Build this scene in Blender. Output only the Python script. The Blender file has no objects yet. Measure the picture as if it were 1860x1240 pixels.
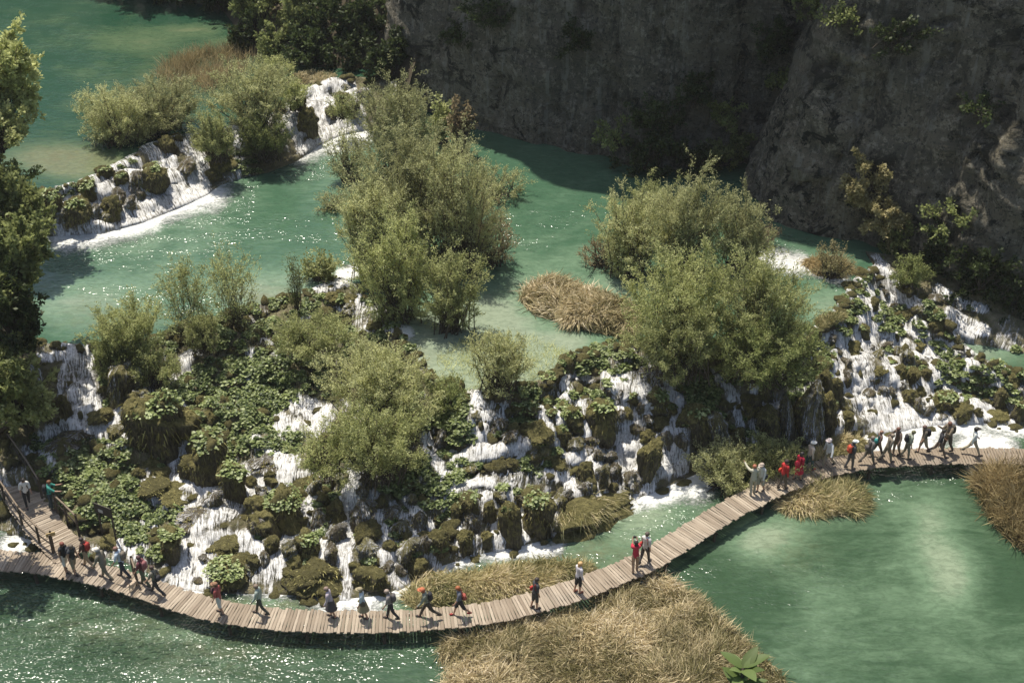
import bpy, math, random
import numpy as np
from mathutils import Vector, Matrix
from mathutils.bvhtree import BVHTree
from mathutils.geometry import delaunay_2d_cdt

random.seed(7)
rng = np.random.default_rng(7)
scn = bpy.context.scene
COL = scn.collection

# ------------------------------------------------------------------ camera, light, exposure
CAM_H, PITCH, FPX = 45.0, math.radians(32.3), 2583.0
cam_d = bpy.data.cameras.new('camera')
cam_d.sensor_width, cam_d.lens = 36.0, FPX / 1860 * 36.0
cam_d.clip_start, cam_d.clip_end = 0.5, 2000.0
cam = bpy.data.objects.new('camera', cam_d)
COL.objects.link(cam)
cam.location = (0, 0, CAM_H)
cam.rotation_euler = (math.pi / 2 - PITCH, 0, 0)
scn.camera = cam

SUN = Vector((-0.19, 0.29, 0.94)).normalized()
world = bpy.data.worlds.new('World')
scn.world = world
world.use_nodes = True
wn = world.node_tree.nodes
bg = wn['Background']
sky = wn.new('ShaderNodeTexSky')
sky.sky_type = 'NISHITA'
sky.sun_disc = False
sky.sun_elevation = math.asin(SUN.z)
sky.sun_rotation = math.atan2(SUN.x, SUN.y)
sky.air_density, sky.dust_density = 1.0, 2.0
world.node_tree.links.new(sky.outputs[0], bg.inputs[0])
bg.inputs[1].default_value = 0.11
sl = bpy.data.lights.new('sun', 'SUN')
sl.energy, sl.angle, sl.color = 4.5, math.radians(0.53), (1.0, 0.93, 0.82)
so = bpy.data.objects.new('sun', sl)
COL.objects.link(so)
so.rotation_euler = SUN.to_track_quat('Z', 'Y').to_euler()
so.location = (0, 60, 80)
scn.view_settings.view_transform = 'Standard'
scn.view_settings.look = 'None'
scn.view_settings.gamma = 1
scn.view_settings.use_curve_mapping = False
scn.view_settings.exposure = 0.42
scn.cycles.max_bounces = 6
scn.cycles.transparent_max_bounces = 12

# ------------------------------------------------------------------ where things stand
CP, SP = math.cos(PITCH), math.sin(PITCH)

def ray(px, py):
    u, v = (px - 930) / FPX, (620 - py) / FPX
    return np.array([u, CP + v * SP, -SP + v * CP])

def at(px, py, z=0.0):
    d = ray(px, py)
    k = (z - CAM_H) / d[2]
    return np.array([d[0] * k, d[1] * k, z])

def proj(P):
    P = np.asarray(P, float)
    x, y, z = P[..., 0], P[..., 1], P[..., 2] - CAM_H
    w = y * CP - z * SP
    v = y * SP + z * CP
    return np.stack([930 + FPX * x / w, 620 - FPX * v / w], -1)

def scale_at(P):            # pixels per metre of the photograph at a place
    w = P[1] * CP - (P[2] - CAM_H) * SP
    return FPX / w

def pitch_at(P):
    return math.atan2(CAM_H - P[2], P[1])

# ------------------------------------------------------------------ noise
def _h(ix, iy, iz, s):
    n = (ix * 374761393 + iy * 668265263 + iz * 2147483647 + s * 974634777) & 0xFFFFFFFF
    n = ((n ^ (n >> 13)) * 1274126177) & 0xFFFFFFFF
    n = n ^ (n >> 16)
    return (n & 0xFFFF) / 65535.0

def vnoise(x, y, z=None, seed=0):
    x = np.asarray(x, float); y = np.asarray(y, float)
    z = np.zeros_like(x) if z is None else np.asarray(z, float)
    xi, yi, zi = np.floor(x).astype(np.int64), np.floor(y).astype(np.int64), np.floor(z).astype(np.int64)
    xf, yf, zf = x - xi, y - yi, z - zi
    u, v, w = xf * xf * (3 - 2 * xf), yf * yf * (3 - 2 * yf), zf * zf * (3 - 2 * zf)
    r = 0
    for a in (0, 1):
        for b in (0, 1):
            for c in (0, 1):
                wt = (u if a else 1 - u) * (v if b else 1 - v) * (w if c else 1 - w)
                r = r + wt * _h(xi + a, yi + b, zi + c, seed)
    return r * 2 - 1

def fbm(x, y, z=None, seed=0, oct=4):
    r, amp, f = 0, 1.0, 1.0
    for o in range(oct):
        r = r + amp * vnoise(np.asarray(x) * f, np.asarray(y) * f, None if z is None else np.asarray(z) * f, seed + o * 17)
        amp *= 0.5; f *= 2.03
    return r

# ------------------------------------------------------------------ meshes
def mesh_np(name, V, F, mats=(), attrs=None, smooth=True, fmat=None):
    """V (n,3); F an (m,k) array or a list of such arrays."""
    me = bpy.data.meshes.new(name)
    Fs = F if isinstance(F, list) else [F]
    Fs = [np.asarray(f, np.int32) for f in Fs if len(f)]
    V = np.asarray(V, np.float32)
    me.vertices.add(len(V)); me.vertices.foreach_set('co', V.ravel())
    nl = sum(f.size for f in Fs); nf = sum(len(f) for f in Fs)
    me.loops.add(nl); me.loops.foreach_set('vertex_index', np.concatenate([f.ravel() for f in Fs]))
    me.polygons.add(nf)
    tot = np.concatenate([np.full(len(f), f.shape[1], np.int32) for f in Fs])
    st = np.concatenate([[0], np.cumsum(tot)[:-1]]).astype(np.int32)
    me.polygons.foreach_set('loop_start', st)
    me.polygons.foreach_set('use_smooth', np.full(nf, smooth, bool))
    if fmat is not None:
        me.polygons.foreach_set('material_index', np.asarray(fmat, np.int32))
    for m in (mats if isinstance(mats, (list, tuple)) else [mats]):
        me.materials.append(m)
    for k, (typ, arr) in (attrs or {}).items():
        a = me.attributes.new(k, typ, 'POINT')
        a.data.foreach_set('value' if typ == 'FLOAT' else 'vector', np.asarray(arr, np.float32).ravel())
    me.update(calc_edges=True)
    me.validate()
    return me

def link(name, me, parent=None, loc=None, rot=None, sca=None):
    o = bpy.data.objects.new(name, me)
    COL.objects.link(o)
    if parent is not None: o.parent = parent
    if loc is not None: o.location = loc
    if rot is not None: o.rotation_euler = rot
    if sca is not None: o.scale = sca
    return o

def tag(o, label=None, cat=None, group=None, kind=None):
    if label: o['label'] = label
    if cat: o['category'] = cat
    if group: o['group'] = group
    if kind: o['kind'] = kind
    return o

def empty(name, loc, rotz=0.0):
    o = link(name, None, loc=loc, rot=(0, 0, rotz))
    o.empty_display_size = 0.3
    return o

def cat_geo(parts):
    """join [(V,F)] geometries with the same face size"""
    V, F, n = [], [], 0
    for v, f in parts:
        V.append(v); F.append(np.asarray(f) + n); n += len(v)
    return np.concatenate(V), np.concatenate(F)

BOXF = np.array([[0, 3, 2, 1], [4, 5, 6, 7], [0, 1, 5, 4], [1, 2, 6, 5], [2, 3, 7, 6], [3, 0, 4, 7]])
def box_geo(c, s, rz=0.0, taper=1.0):
    x, y, z = s[0] / 2, s[1] / 2, s[2] / 2
    v = np.array([[-x, -y, -z], [x, -y, -z], [x, y, -z], [-x, y, -z],
                  [-x * taper, -y * taper, z], [x * taper, -y * taper, z], [x * taper, y * taper, z], [-x * taper, y * taper, z]])
    cs, sn = math.cos(rz), math.sin(rz)
    v = v @ np.array([[cs, sn, 0], [-sn, cs, 0], [0, 0, 1]])
    return v + np.asarray(c), BOXF

def tube_geo(pts, rad, k=5):
    pts = np.asarray(pts, float); n = len(pts)
    rad = np.broadcast_to(np.asarray(rad, float), (n,))
    tan = np.gradient(pts, axis=0)
    tan /= np.linalg.norm(tan, axis=1)[:, None] + 1e-9
    ref = np.array([0.13, 0.31, 0.94]) if abs(tan[0, 2]) < 0.85 else np.array([1.0, 0.1, 0])
    a = np.cross(tan, ref); a /= np.linalg.norm(a, axis=1)[:, None] + 1e-9
    b = np.cross(tan, a)
    th = np.arange(k) / k * 2 * np.pi
    V = pts[:, None] + rad[:, None, None] * (np.cos(th)[None, :, None] * a[:, None] + np.sin(th)[None, :, None] * b[:, None])
    i = np.arange(n - 1)[:, None] * k; j = np.arange(k)[None]; j2 = (j + 1) % k
    F = np.stack([i + j, i + j2, i + k + j2, i + k + j], -1).reshape(-1, 4)
    return V.reshape(-1, 3), F

def ell_geo(c, r, nu=10, nv=7):
    u = np.arange(nu) / nu * 2 * np.pi
    v = np.linspace(0.04, np.pi - 0.04, nv)
    V = np.stack([np.sin(v)[:, None] * np.cos(u)[None], np.sin(v)[:, None] * np.sin(u)[None], np.cos(v)[:, None] * np.ones(nu)[None]], -1)
    V = V.reshape(-1, 3) * np.asarray(r) + np.asarray(c)
    i = np.arange(nv - 1)[:, None] * nu; j = np.arange(nu)[None]; j2 = (j + 1) % nu
    F = np.stack([i + j, i + nu + j, i + nu + j2, i + j2], -1).reshape(-1, 4)
    return V, F

# ------------------------------------------------------------------ materials
class NT:
    def __init__(s, name):
        s.m = bpy.data.materials.new(name); s.m.use_nodes = True
        s.t = s.m.node_tree; s.n = s.t.nodes; s.b = s.n['Principled BSDF']; s.out = s.n['Material Output']
    def L(s, a, b): s.t.links.new(a, b)
    def new(s, t, **kw):
        nd = s.n.new(t)
        for k, v in kw.items(): setattr(nd, k, v)
        return nd
    def set(s, sock, v):
        if hasattr(v, 'links') or isinstance(v, bpy.types.NodeSocket): s.L(v, sock)
        else: sock.default_value = v
    def mapping(s, src, scale):
        m = s.new('ShaderNodeMapping'); s.L(src, m.inputs['Vector']); m.inputs['Scale'].default_value = scale
        return m.outputs[0]
    def pos(s): return s.new('ShaderNodeNewGeometry').outputs['Position']
    def obj(s): return s.new('ShaderNodeTexCoord').outputs['Object']
    def attr(s, name, out='Fac'):
        a = s.new('ShaderNodeAttribute'); a.attribute_name = name
        return a.outputs[out]
    def noise(s, vec, scale, detail=4, rough=0.55, dist=0.0):
        n = s.new('ShaderNodeTexNoise'); s.L(vec, n.inputs['Vector'])
        n.inputs['Scale'].default_value = scale; n.inputs['Detail'].default_value = detail
        n.inputs['Roughness'].default_value = rough; n.inputs['Distortion'].default_value = dist
        return n.outputs['Fac']
    def math(s, op, a, b=0.0, clamp=False):
        n = s.new('ShaderNodeMath'); n.operation = op; n.use_clamp = clamp
        s.set(n.inputs[0], a); s.set(n.inputs[1], b)
        return n.outputs[0]
    def step(s, v, lo, hi, a=0.0, b=1.0):
        n = s.new('ShaderNodeMapRange'); n.interpolation_type = 'SMOOTHSTEP'
        s.set(n.inputs['Value'], v)
        for k, q in (('From Min', lo), ('From Max', hi), ('To Min', a), ('To Max', b)): s.set(n.inputs[k], q)
        return n.outputs[0]
    def mix(s, f, a, b):
        n = s.new('ShaderNodeMix'); n.data_type = 'RGBA'
        s.set(n.inputs[0], f)
        s.set(n.inputs[6], a if not isinstance(a, tuple) else (*a, 1)); s.set(n.inputs[7], b if not isinstance(b, tuple) else (*b, 1))
        return n.outputs[2]
    def bump(s, h, dist, strength=1.0):
        n = s.new('ShaderNodeBump'); s.L(h, n.inputs['Height'])
        s.set(n.inputs['Distance'], dist); s.set(n.inputs['Strength'], strength)
        return n.outputs[0]
    def objrand(s): return s.new('ShaderNodeObjectInfo').outputs['Random']

def plain(name, col, rough=0.8, var=0.12, nscale=9.0):
    q = NT(name)
    f = q.noise(q.obj(), nscale, 3)
    c = q.mix(f, tuple(x * (1 - var) for x in col), tuple(min(1, x * (1 + var)) for x in col))
    q.L(c, q.b.inputs['Base Color']); q.b.inputs['Roughness'].default_value = rough
    return q.m

def leaf_mat(name, dark, light, trans=0.4, pale=None, rough=0.55, objvar=0.4):
    q = NT(name)
    f = q.attr('rnd')
    n = q.noise(q.pos(), 0.9, 3)
    ff = q.math('ADD', q.math('MULTIPLY', f, 0.65), q.math('MULTIPLY', n, 0.5))
    c = q.mix(q.step(ff, 0.25, 0.85), dark, light)
    if pale: c = q.mix(q.step(f, 0.82, 0.97), c, pale)
    hs = q.new('ShaderNodeHueSaturation')
    q.L(c, hs.inputs['Color'])
    q.L(q.math('ADD', q.math('MULTIPLY', q.objrand(), objvar), 1 - objvar / 2), hs.inputs['Value'])
    c = hs.outputs[0]
    q.L(c, q.b.inputs['Base Color']); q.b.inputs['Roughness'].default_value = rough
    q.b.inputs['Specular IOR Level'].default_value = 0.3
    t = q.new('ShaderNodeBsdfTranslucent'); q.L(c, t.inputs[0])
    mx = q.new('ShaderNodeMixShader'); mx.inputs[0].default_value = trans
    q.L(q.b.outputs[0], mx.inputs[1]); q.L(t.outputs[0], mx.inputs[2]); q.L(mx.outputs[0], q.out.inputs[0])
    return q.m

def water_mat(name, deep, shallow):
    q = NT(name)
    p = q.pos()
    sh, fo, rp = q.attr('shallow'), q.attr('foam'), q.attr('ripple')
    big = q.noise(p, 0.16, 5, 0.6, 0.8)
    med = q.noise(q.mapping(p, (0.5, 1.6, 1)), 0.8, 5, 0.65, 1.2)
    f = q.math('ADD', sh, q.math('MULTIPLY', q.math('SUBTRACT', big, 0.5), 0.9))
    f = q.math('ADD', f, q.math('MULTIPLY', q.math('SUBTRACT', med, 0.5), 0.6), True)
    c = q.mix(q.step(f, 0.0, 0.55), deep, tuple((a + b) / 2 * (0.92, 1.06, 1.0)[i] for i, (a, b) in enumerate(zip(deep, shallow))))
    c = q.mix(q.step(f, 0.45, 1.0), c, shallow)
    mott = q.noise(q.mapping(p, (0.8, 1.5, 1)), 2.6, 5, 0.75, 0.8)
    c = q.mix(q.math('MULTIPLY', q.step(mott, 0.36, 0.62, 0.32, 0.0), 1.0), c, tuple(x * 0.45 for x in deep))
    bed = q.math('MULTIPLY', q.attr('bed'), q.step(q.noise(p, 1.3, 6, 0.7, 0.5), 0.3, 0.7))
    c = q.mix(bed, c, (0.13, 0.115, 0.06))
    # foam: threads and clots
    fa = q.noise(q.mapping(p, (1, 1.6, 1)), 2.6, 8, 0.72, 1.6)
    fa = q.math('ADD', q.math('MULTIPLY', fa, 0.65), q.math('MULTIPLY', q.noise(p, 7.0, 6, 0.8, 0.6), 0.4))
    fb = q.math('SUBTRACT', q.math('ADD', fa, fo), 1.0)
    fm = q.step(fb, -0.04, 0.22)
    c = q.mix(fm, c, (0.64, 0.65, 0.62))
    q.L(c, q.b.inputs['Base Color'])
    q.L(q.step(fm, 0, 1, 0.14, 0.7), q.b.inputs['Roughness'])
    q.b.inputs['IOR'].default_value = 1.36
    w1 = q.noise(q.mapping(p, (1.0, 1.7, 1)), 2.4, 0.6, 0.5, 0.5)
    w2 = q.noise(q.mapping(p, (1.0, 1.6, 1)), 6.0, 0.5, 0.5, 0.3)
    h = q.math('ADD', q.math('MULTIPLY', w1, 1.3), q.math('MULTIPLY', w2, 0.75))
    h = q.math('ADD', h, q.math('MULTIPLY', fm, 0.6))
    rp = q.math('MULTIPLY', rp, q.step(q.noise(q.mapping(p, (0.6, 1.4, 1)), 0.45, 4, 0.6, 1.0), 0.38, 0.60, 0.25, 1.15))
    q.L(q.bump(h, q.math('MULTIPLY', rp, 0.20)), q.b.inputs['Normal'])
    return q.m

M = {}
M['lower_water'] = water_mat('lower_water', (0.040, 0.078, 0.042), (0.23, 0.29, 0.195))
M['pool_water'] = water_mat('pool_water', (0.054, 0.116, 0.068), (0.25, 0.30, 0.215))
M['upper_water'] = water_mat('upper_water', (0.020, 0.062, 0.036), (0.15, 0.175, 0.095))

def white_mat():
    q = NT('white_water')
    fl = q.attr('flow', 'Vector')
    p = q.pos()
    w = q.attr('wet')
    st = q.noise(q.mapping(fl, (5.0, 0.45, 1)), 1.0, 5, 0.65, 0.9)
    fine = q.noise(q.mapping(fl, (16, 1.5, 1)), 1.0, 5, 0.75, 0.8)
    cl = q.noise(p, 3.2, 7, 0.75, 0.4)
    s = q.math('ADD', q.math('MULTIPLY', st, 0.48), q.math('MULTIPLY', cl, 0.32))
    s = q.math('ADD', s, q.math('MULTIPLY', fine, 0.60)); s = q.math('SUBTRACT', s, 0.20)
    a = q.step(q.math('SUBTRACT', q.math('ADD', s, w), 1.0), -0.01, 0.20)
    c = q.mix(q.step(q.math('ADD', q.math('MULTIPLY', fine, 0.6), q.math('MULTIPLY', cl, 0.4)), 0.38, 0.58), (0.26, 0.25, 0.215), (0.74, 0.74, 0.72))
    q.L(c, q.b.inputs['Base Color']); q.b.inputs['Roughness'].default_value = 0.5
    q.L(a, q.b.inputs['Alpha'])
    # aerated water scatters light from above whichever way the sheet hangs: its facets average towards up
    g = q.new('ShaderNodeNewGeometry').outputs['Normal']
    v = q.new('ShaderNodeVectorMath'); v.operation = 'ADD'; q.L(g, v.inputs[0]); v.inputs[1].default_value = (-0.1, 0.1, 0.9)
    nn = q.new('ShaderNodeVectorMath'); nn.operation = 'NORMALIZE'; q.L(v.outputs[0], nn.inputs[0])
    bp = q.new('ShaderNodeBump'); q.L(q.math('ADD', st, cl), bp.inputs['Height']); bp.inputs['Distance'].default_value = 0.07
    q.L(nn.outputs[0], bp.inputs['Normal']); q.L(bp.outputs[0], q.b.inputs['Normal'])
    return q.m
M['white'] = white_mat()

def tufa_mat():
    q = NT('tufa')
    p = q.pos()
    n1 = q.noise(p, 0.8, 6, 0.65); n2 = q.noise(p, 5.0, 6, 0.75)
    c = q.mix(q.step(n1, 0.35, 0.65), (0.13, 0.115, 0.055), (0.30, 0.26, 0.155))
    c = q.mix(q.step(n2, 0.45, 0.7), c, (0.17, 0.175, 0.055))
    c = q.mix(q.step(q.noise(p, 2.1, 5, 0.7), 0.58, 0.72), c, (0.24, 0.205, 0.145))
    q.L(c, q.b.inputs['Base Color']); q.b.inputs['Roughness'].default_value = 0.75
    q.L(q.bump(q.math('ADD', n2, q.noise(q.mapping(p, (3, 3, 0.8)), 4, 5, 0.7)), 0.22), q.b.inputs['Normal'])
    return q.m
M['tufa'] = tufa_mat()

def rock_mat(name, moss, moss2, side, side2):
    q = NT(name)
    o, p = q.obj(), q.pos()
    nz = q.new('ShaderNodeSeparateXYZ'); q.L(q.new('ShaderNodeNewGeometry').outputs['Normal'], nz.inputs[0])
    n1 = q.noise(p, 3.4, 6, 0.75); n2 = q.noise(q.mapping(p, (6, 6, 1.0)), 1.6, 5, 0.7)
    mo = q.mix(q.step(n1, 0.38, 0.62), moss, moss2)
    mo = q.mix(q.step(q.objrand(), 0.0, 1.0, 0.0, 0.6), mo, tuple(0.62 * x for x in moss))
    si = q.mix(q.step(n2, 0.35, 0.68), side, side2)
    f = q.step(q.math('ADD', nz.outputs[2], q.math('MULTIPLY', q.math('SUBTRACT', n1, 0.5), 1.3)), 0.05, 0.5)
    q.L(q.mix(f, si, mo), q.b.inputs['Base Color'])
    q.b.inputs['Roughness'].default_value = 0.85
    q.L(q.bump(q.math('ADD', q.noise(p, 11, 5, 0.8), n2), 0.30), q.b.inputs['Normal'])
    return q.m
M['moss_rock'] = rock_mat('moss_rock', (0.15, 0.135, 0.035), (0.34, 0.30, 0.105), (0.06, 0.052, 0.026), (0.22, 0.185, 0.105))
M['wet_rock'] = rock_mat('wet_rock', (0.10, 0.08, 0.038), (0.22, 0.175, 0.10), (0.065, 0.056, 0.030), (0.26, 0.21, 0.13))

M['leaf_willow'] = leaf_mat('leaf_willow', (0.28, 0.29, 0.125), (0.68, 0.69, 0.36), 0.55)
M['leaf_bright'] = leaf_mat('leaf_bright', (0.25, 0.28, 0.10), (0.62, 0.64, 0.30), 0.55)
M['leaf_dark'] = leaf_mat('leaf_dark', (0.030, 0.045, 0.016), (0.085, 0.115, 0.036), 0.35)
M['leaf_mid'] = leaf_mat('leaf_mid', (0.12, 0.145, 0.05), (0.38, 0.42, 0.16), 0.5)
M['leaf_rust'] = leaf_mat('leaf_rust', (0.17, 0.135, 0.07), (0.42, 0.33, 0.19), 0.4)
M['leaf_gold'] = leaf_mat('leaf_gold', (0.24, 0.22, 0.09), (0.62, 0.55, 0.29), 0.45)
M['leaf_butterbur'] = leaf_mat('leaf_butterbur', (0.055, 0.085, 0.026), (0.26, 0.315, 0.11), 0.3, (0.42, 0.47, 0.24), 0.42, 0.35)
M['grass_moss'] = leaf_mat('grass_moss', (0.13, 0.14, 0.04), (0.42, 0.42, 0.18), 0.3, (0.42, 0.38, 0.2), 0.7, 0.2)
M['moss'] = leaf_mat('moss', (0.12, 0.11, 0.03), (0.44, 0.40, 0.15), 0.2, (0.34, 0.30, 0.14), 0.8, 0.3)
M['straw'] = leaf_mat('straw', (0.17, 0.155, 0.06), (0.64, 0.54, 0.33), 0.3, (0.72, 0.63, 0.45), 0.6, 0.1)
M['straw_green'] = leaf_mat('straw_green', (0.15, 0.16, 0.055), (0.56, 0.48, 0.25), 0.3, (0.66, 0.56, 0.36), 0.6, 0.1)
M['reed_rust'] = leaf_mat('reed_rust', (0.17, 0.14, 0.06), (0.50, 0.40, 0.21), 0.3, (0.45, 0.35, 0.18), 0.6, 0.1)
M['bark'] = plain('bark', (0.075, 0.060, 0.042), 0.9, 0.35)
M['soil'] = plain('soil', (0.060, 0.047, 0.026), 0.95, 0.4, 4.0)
M['big_leaf'] = leaf_mat('big_leaf', (0.09, 0.13, 0.035), (0.22, 0.29, 0.10), 0.35)
# ------------------------------------------------------------------ setting: level lines of the gorge
# matched pairs (x, y, height) of the upper lip and the foot of each cascade, read as places on the ground
MAIN = [((-260, 560, 4.6), (-260, 900, 0)), ((-120, 590, 4.6), (-120, 930, 0)), ((0, 612, 4.6), (0, 962, 0)), ((80, 622, 4.6), (70, 985, 0)),
        ((150, 628, 4.6), (150, 1000, 0)), ((230, 625, 4.6), (240, 1025, 0)), ((330, 590, 4.6), (310, 1062, 0)), ((440, 560, 4.6), (400, 1078, 0)),
        ((540, 535, 4.6), (480, 1078, 0)), ((620, 505, 4.6), (560, 1082, 0)), ((700, 560, 4.6), (620, 1088, 0)), ((750, 640, 4.6), (700, 1080, 0)),
        ((800, 692, 4.6), (750, 1055, 0)), ((860, 712, 4.6), (800, 1028, 0)), ((930, 708, 4.6), (870, 1006, 0)), ((990, 684, 4.6), (940, 993, 0)),
        ((1040, 645, 4.6), (1010, 975, 0)), ((1100, 622, 4.6), (1080, 945, 0)), ((1160, 622, 4.6), (1150, 908, 0)), ((1220, 632, 4.6), (1220, 880, 0)),
        ((1290, 640, 4.6), (1290, 850, 0)), ((1380, 630, 4.6), (1380, 832, 0)), ((1450, 612, 4.6), (1450, 812, 0)), ((1495, 588, 4.6), (1520, 800, 0)),
        ((1530, 545, 4.6), (1580, 788, 0)), ((1555, 505, 4.6), (1640, 780, 0)), ((1590, 482, 4.523), (1700, 770, 0)), ((1650, 522, 4.063), (1760, 768, 0)),
        ((1710, 577, 3.297), (1830, 770, 0)), ((1760, 640, 2.3), (1880, 778, 0)), ((1860, 680, 1.993), (1960, 785, 0)), ((2000, 690, 1.84), (2100, 800, 0))]
SHADE = [((1572, 456, 4.6), (1588, 483, 4.523)), ((1640, 466, 4.6), (1652, 524, 3.987)), ((1720, 505, 4.37), (1712, 579, 3.22)),
         ((1790, 540, 3.68), (1762, 612, 2.338)), ((1880, 575, 2.53), (1850, 640, 1.955)), ((2000, 600, 2.3), (1990, 680, 1.763))]
UPPER = [((-260, 350, 6.9), (-260, 450, 4.6)), ((-80, 350, 6.9), (-80, 442, 4.6)), ((60, 345, 6.9), (60, 432, 4.6)), ((110, 340, 6.9), (110, 427, 4.6)),
         ((160, 325, 6.9), (190, 422, 4.6)), ((210, 300, 6.9), (260, 403, 4.6)), ((260, 268, 6.9), (320, 378, 4.6)), ((310, 250, 6.9), (370, 356, 4.6)),
         ((350, 245, 6.9), (400, 336, 4.6)), ((400, 235, 6.9), (440, 322, 4.6)), ((450, 225, 6.9), (490, 312, 4.6)), ((510, 200, 6.9), (540, 292, 4.6)),
         ((550, 165, 6.9), (575, 266, 4.6)), ((600, 145, 6.9), (610, 248, 4.6)), ((650, 138, 6.9), (660, 236, 4.6)), ((720, 150, 6.9), (730, 240, 4.6))]

def line_w(pts, step=0.22):
    """places on the ground, resampled smoothly at an even step"""
    P = np.array([at(*p) for p in pts])
    seg = np.r_[0, np.cumsum(np.linalg.norm(np.diff(P, axis=0), axis=1))]
    n = max(4, int(seg[-1] / step))
    s = np.linspace(0, seg[-1], n)
    return np.stack([np.interp(s, seg, P[:, i]) for i in range(3)], 1)

def band(pairs, ns, nt, seed, amp=0.32, steps=3.2, lift=0.0):
    R = np.array([at(*a) for a, b in pairs]); B = np.array([at(*b) for a, b in pairs])
    mid = (R + B) / 2
    seg = np.r_[0, np.cumsum(np.linalg.norm(np.diff(mid, axis=0), axis=1))]
    s = np.linspace(0, seg[-1], ns)
    Rs = np.stack([np.interp(s, seg, R[:, i]) for i in range(3)], 1)
    Bs = np.stack([np.interp(s, seg, B[:, i]) for i in range(3)], 1)
    t = np.linspace(-0.03, 1.02, nt)
    T = np.clip(t, 0, 1)[None, :, None]
    G = Bs[:, None] * (1 - T) + Rs[:, None] * T
    S = np.repeat(s[:, None], nt, 1); Tt = np.repeat(t[None], ns, 0)
    drop = (Rs[:, 2] - Bs[:, 2])[:, None]
    edge = np.clip(np.minimum(Tt, 1 - Tt) * 9, 0, 1)
    ph = fbm(S * 0.16, Tt * 2, seed=seed) * 0.9
    st = np.sin(2 * np.pi * (Tt * steps + ph)) / (2 * np.pi * steps)
    G[..., 2] += -0.85 * st * drop * edge
    a = fbm(G[..., 0] * 0.55, G[..., 1] * 0.55, G[..., 2] * 0.55, seed + 3, 4)
    b = fbm(G[..., 0] * 1.9, G[..., 1] * 1.9, G[..., 2] * 1.9, seed + 5, 3)
    G[..., 2] += (amp * a + amp * 0.35 * b) * edge
    G[..., 1] += -(amp * 0.7 * a) * edge
    G[:, :, 2] = np.where(Tt < 0, G[:, :, 2] - 0.7, G[:, :, 2])
    G[:, :, 2] = np.where(Tt > 1, G[:, :, 2] - 0.12, G[:, :, 2])
    d3 = np.linalg.norm(np.diff(G, axis=1), axis=2)
    L = np.concatenate([np.zeros((ns, 1)), np.cumsum(d3, 1)], 1)
    i = np.arange(ns - 1)[:, None] * nt; j = np.arange(nt - 1)[None]
    F = np.stack([i + j, i + nt + j, i + nt + j + 1, i + j + 1], -1).reshape(-1, 4)
    return dict(V=G.reshape(-1, 3), F=F, flow=np.stack([S, L, 0 * S], -1).reshape(-1, 3), R=Rs, B=Bs)

bands = {'main': band(MAIN, 470, 130, 11, 0.42), 'shade': band(SHADE, 110, 50, 23, 0.22, 2.0), 'upper': band(UPPER, 300, 44, 37, 0.25, 1.6)}
for k, nm, lab in (('main', 'tufa_slope', None), ('shade', 'tufa_slope', None), ('upper', 'tufa_slope', None)):
    b = bands[k]
    o = link(nm, mesh_np(nm, b['V'], b['F'], M['tufa']))
    tag(o, kind='structure')
V, F = cat_geo([(bands[k]['V'], bands[k]['F']) for k in bands])
BVH = BVHTree.FromPolygons([tuple(v) for v in V.tolist()], F.tolist())

def on_slope(px, py, zfall=None):
    """the place on the cascades' slope that lies in this direction; else the water level there"""
    d = Vector(ray(px, py)).normalized()
    hit = BVH.ray_cast(Vector((0, 0, CAM_H)), d)
    if hit[0] is not None and zfall is None: return np.array(hit[0])
    if hit[0] is not None and hit[0].z > zfall: return np.array(hit[0])
    return at(px, py, zfall if zfall is not None else 0.0)

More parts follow.
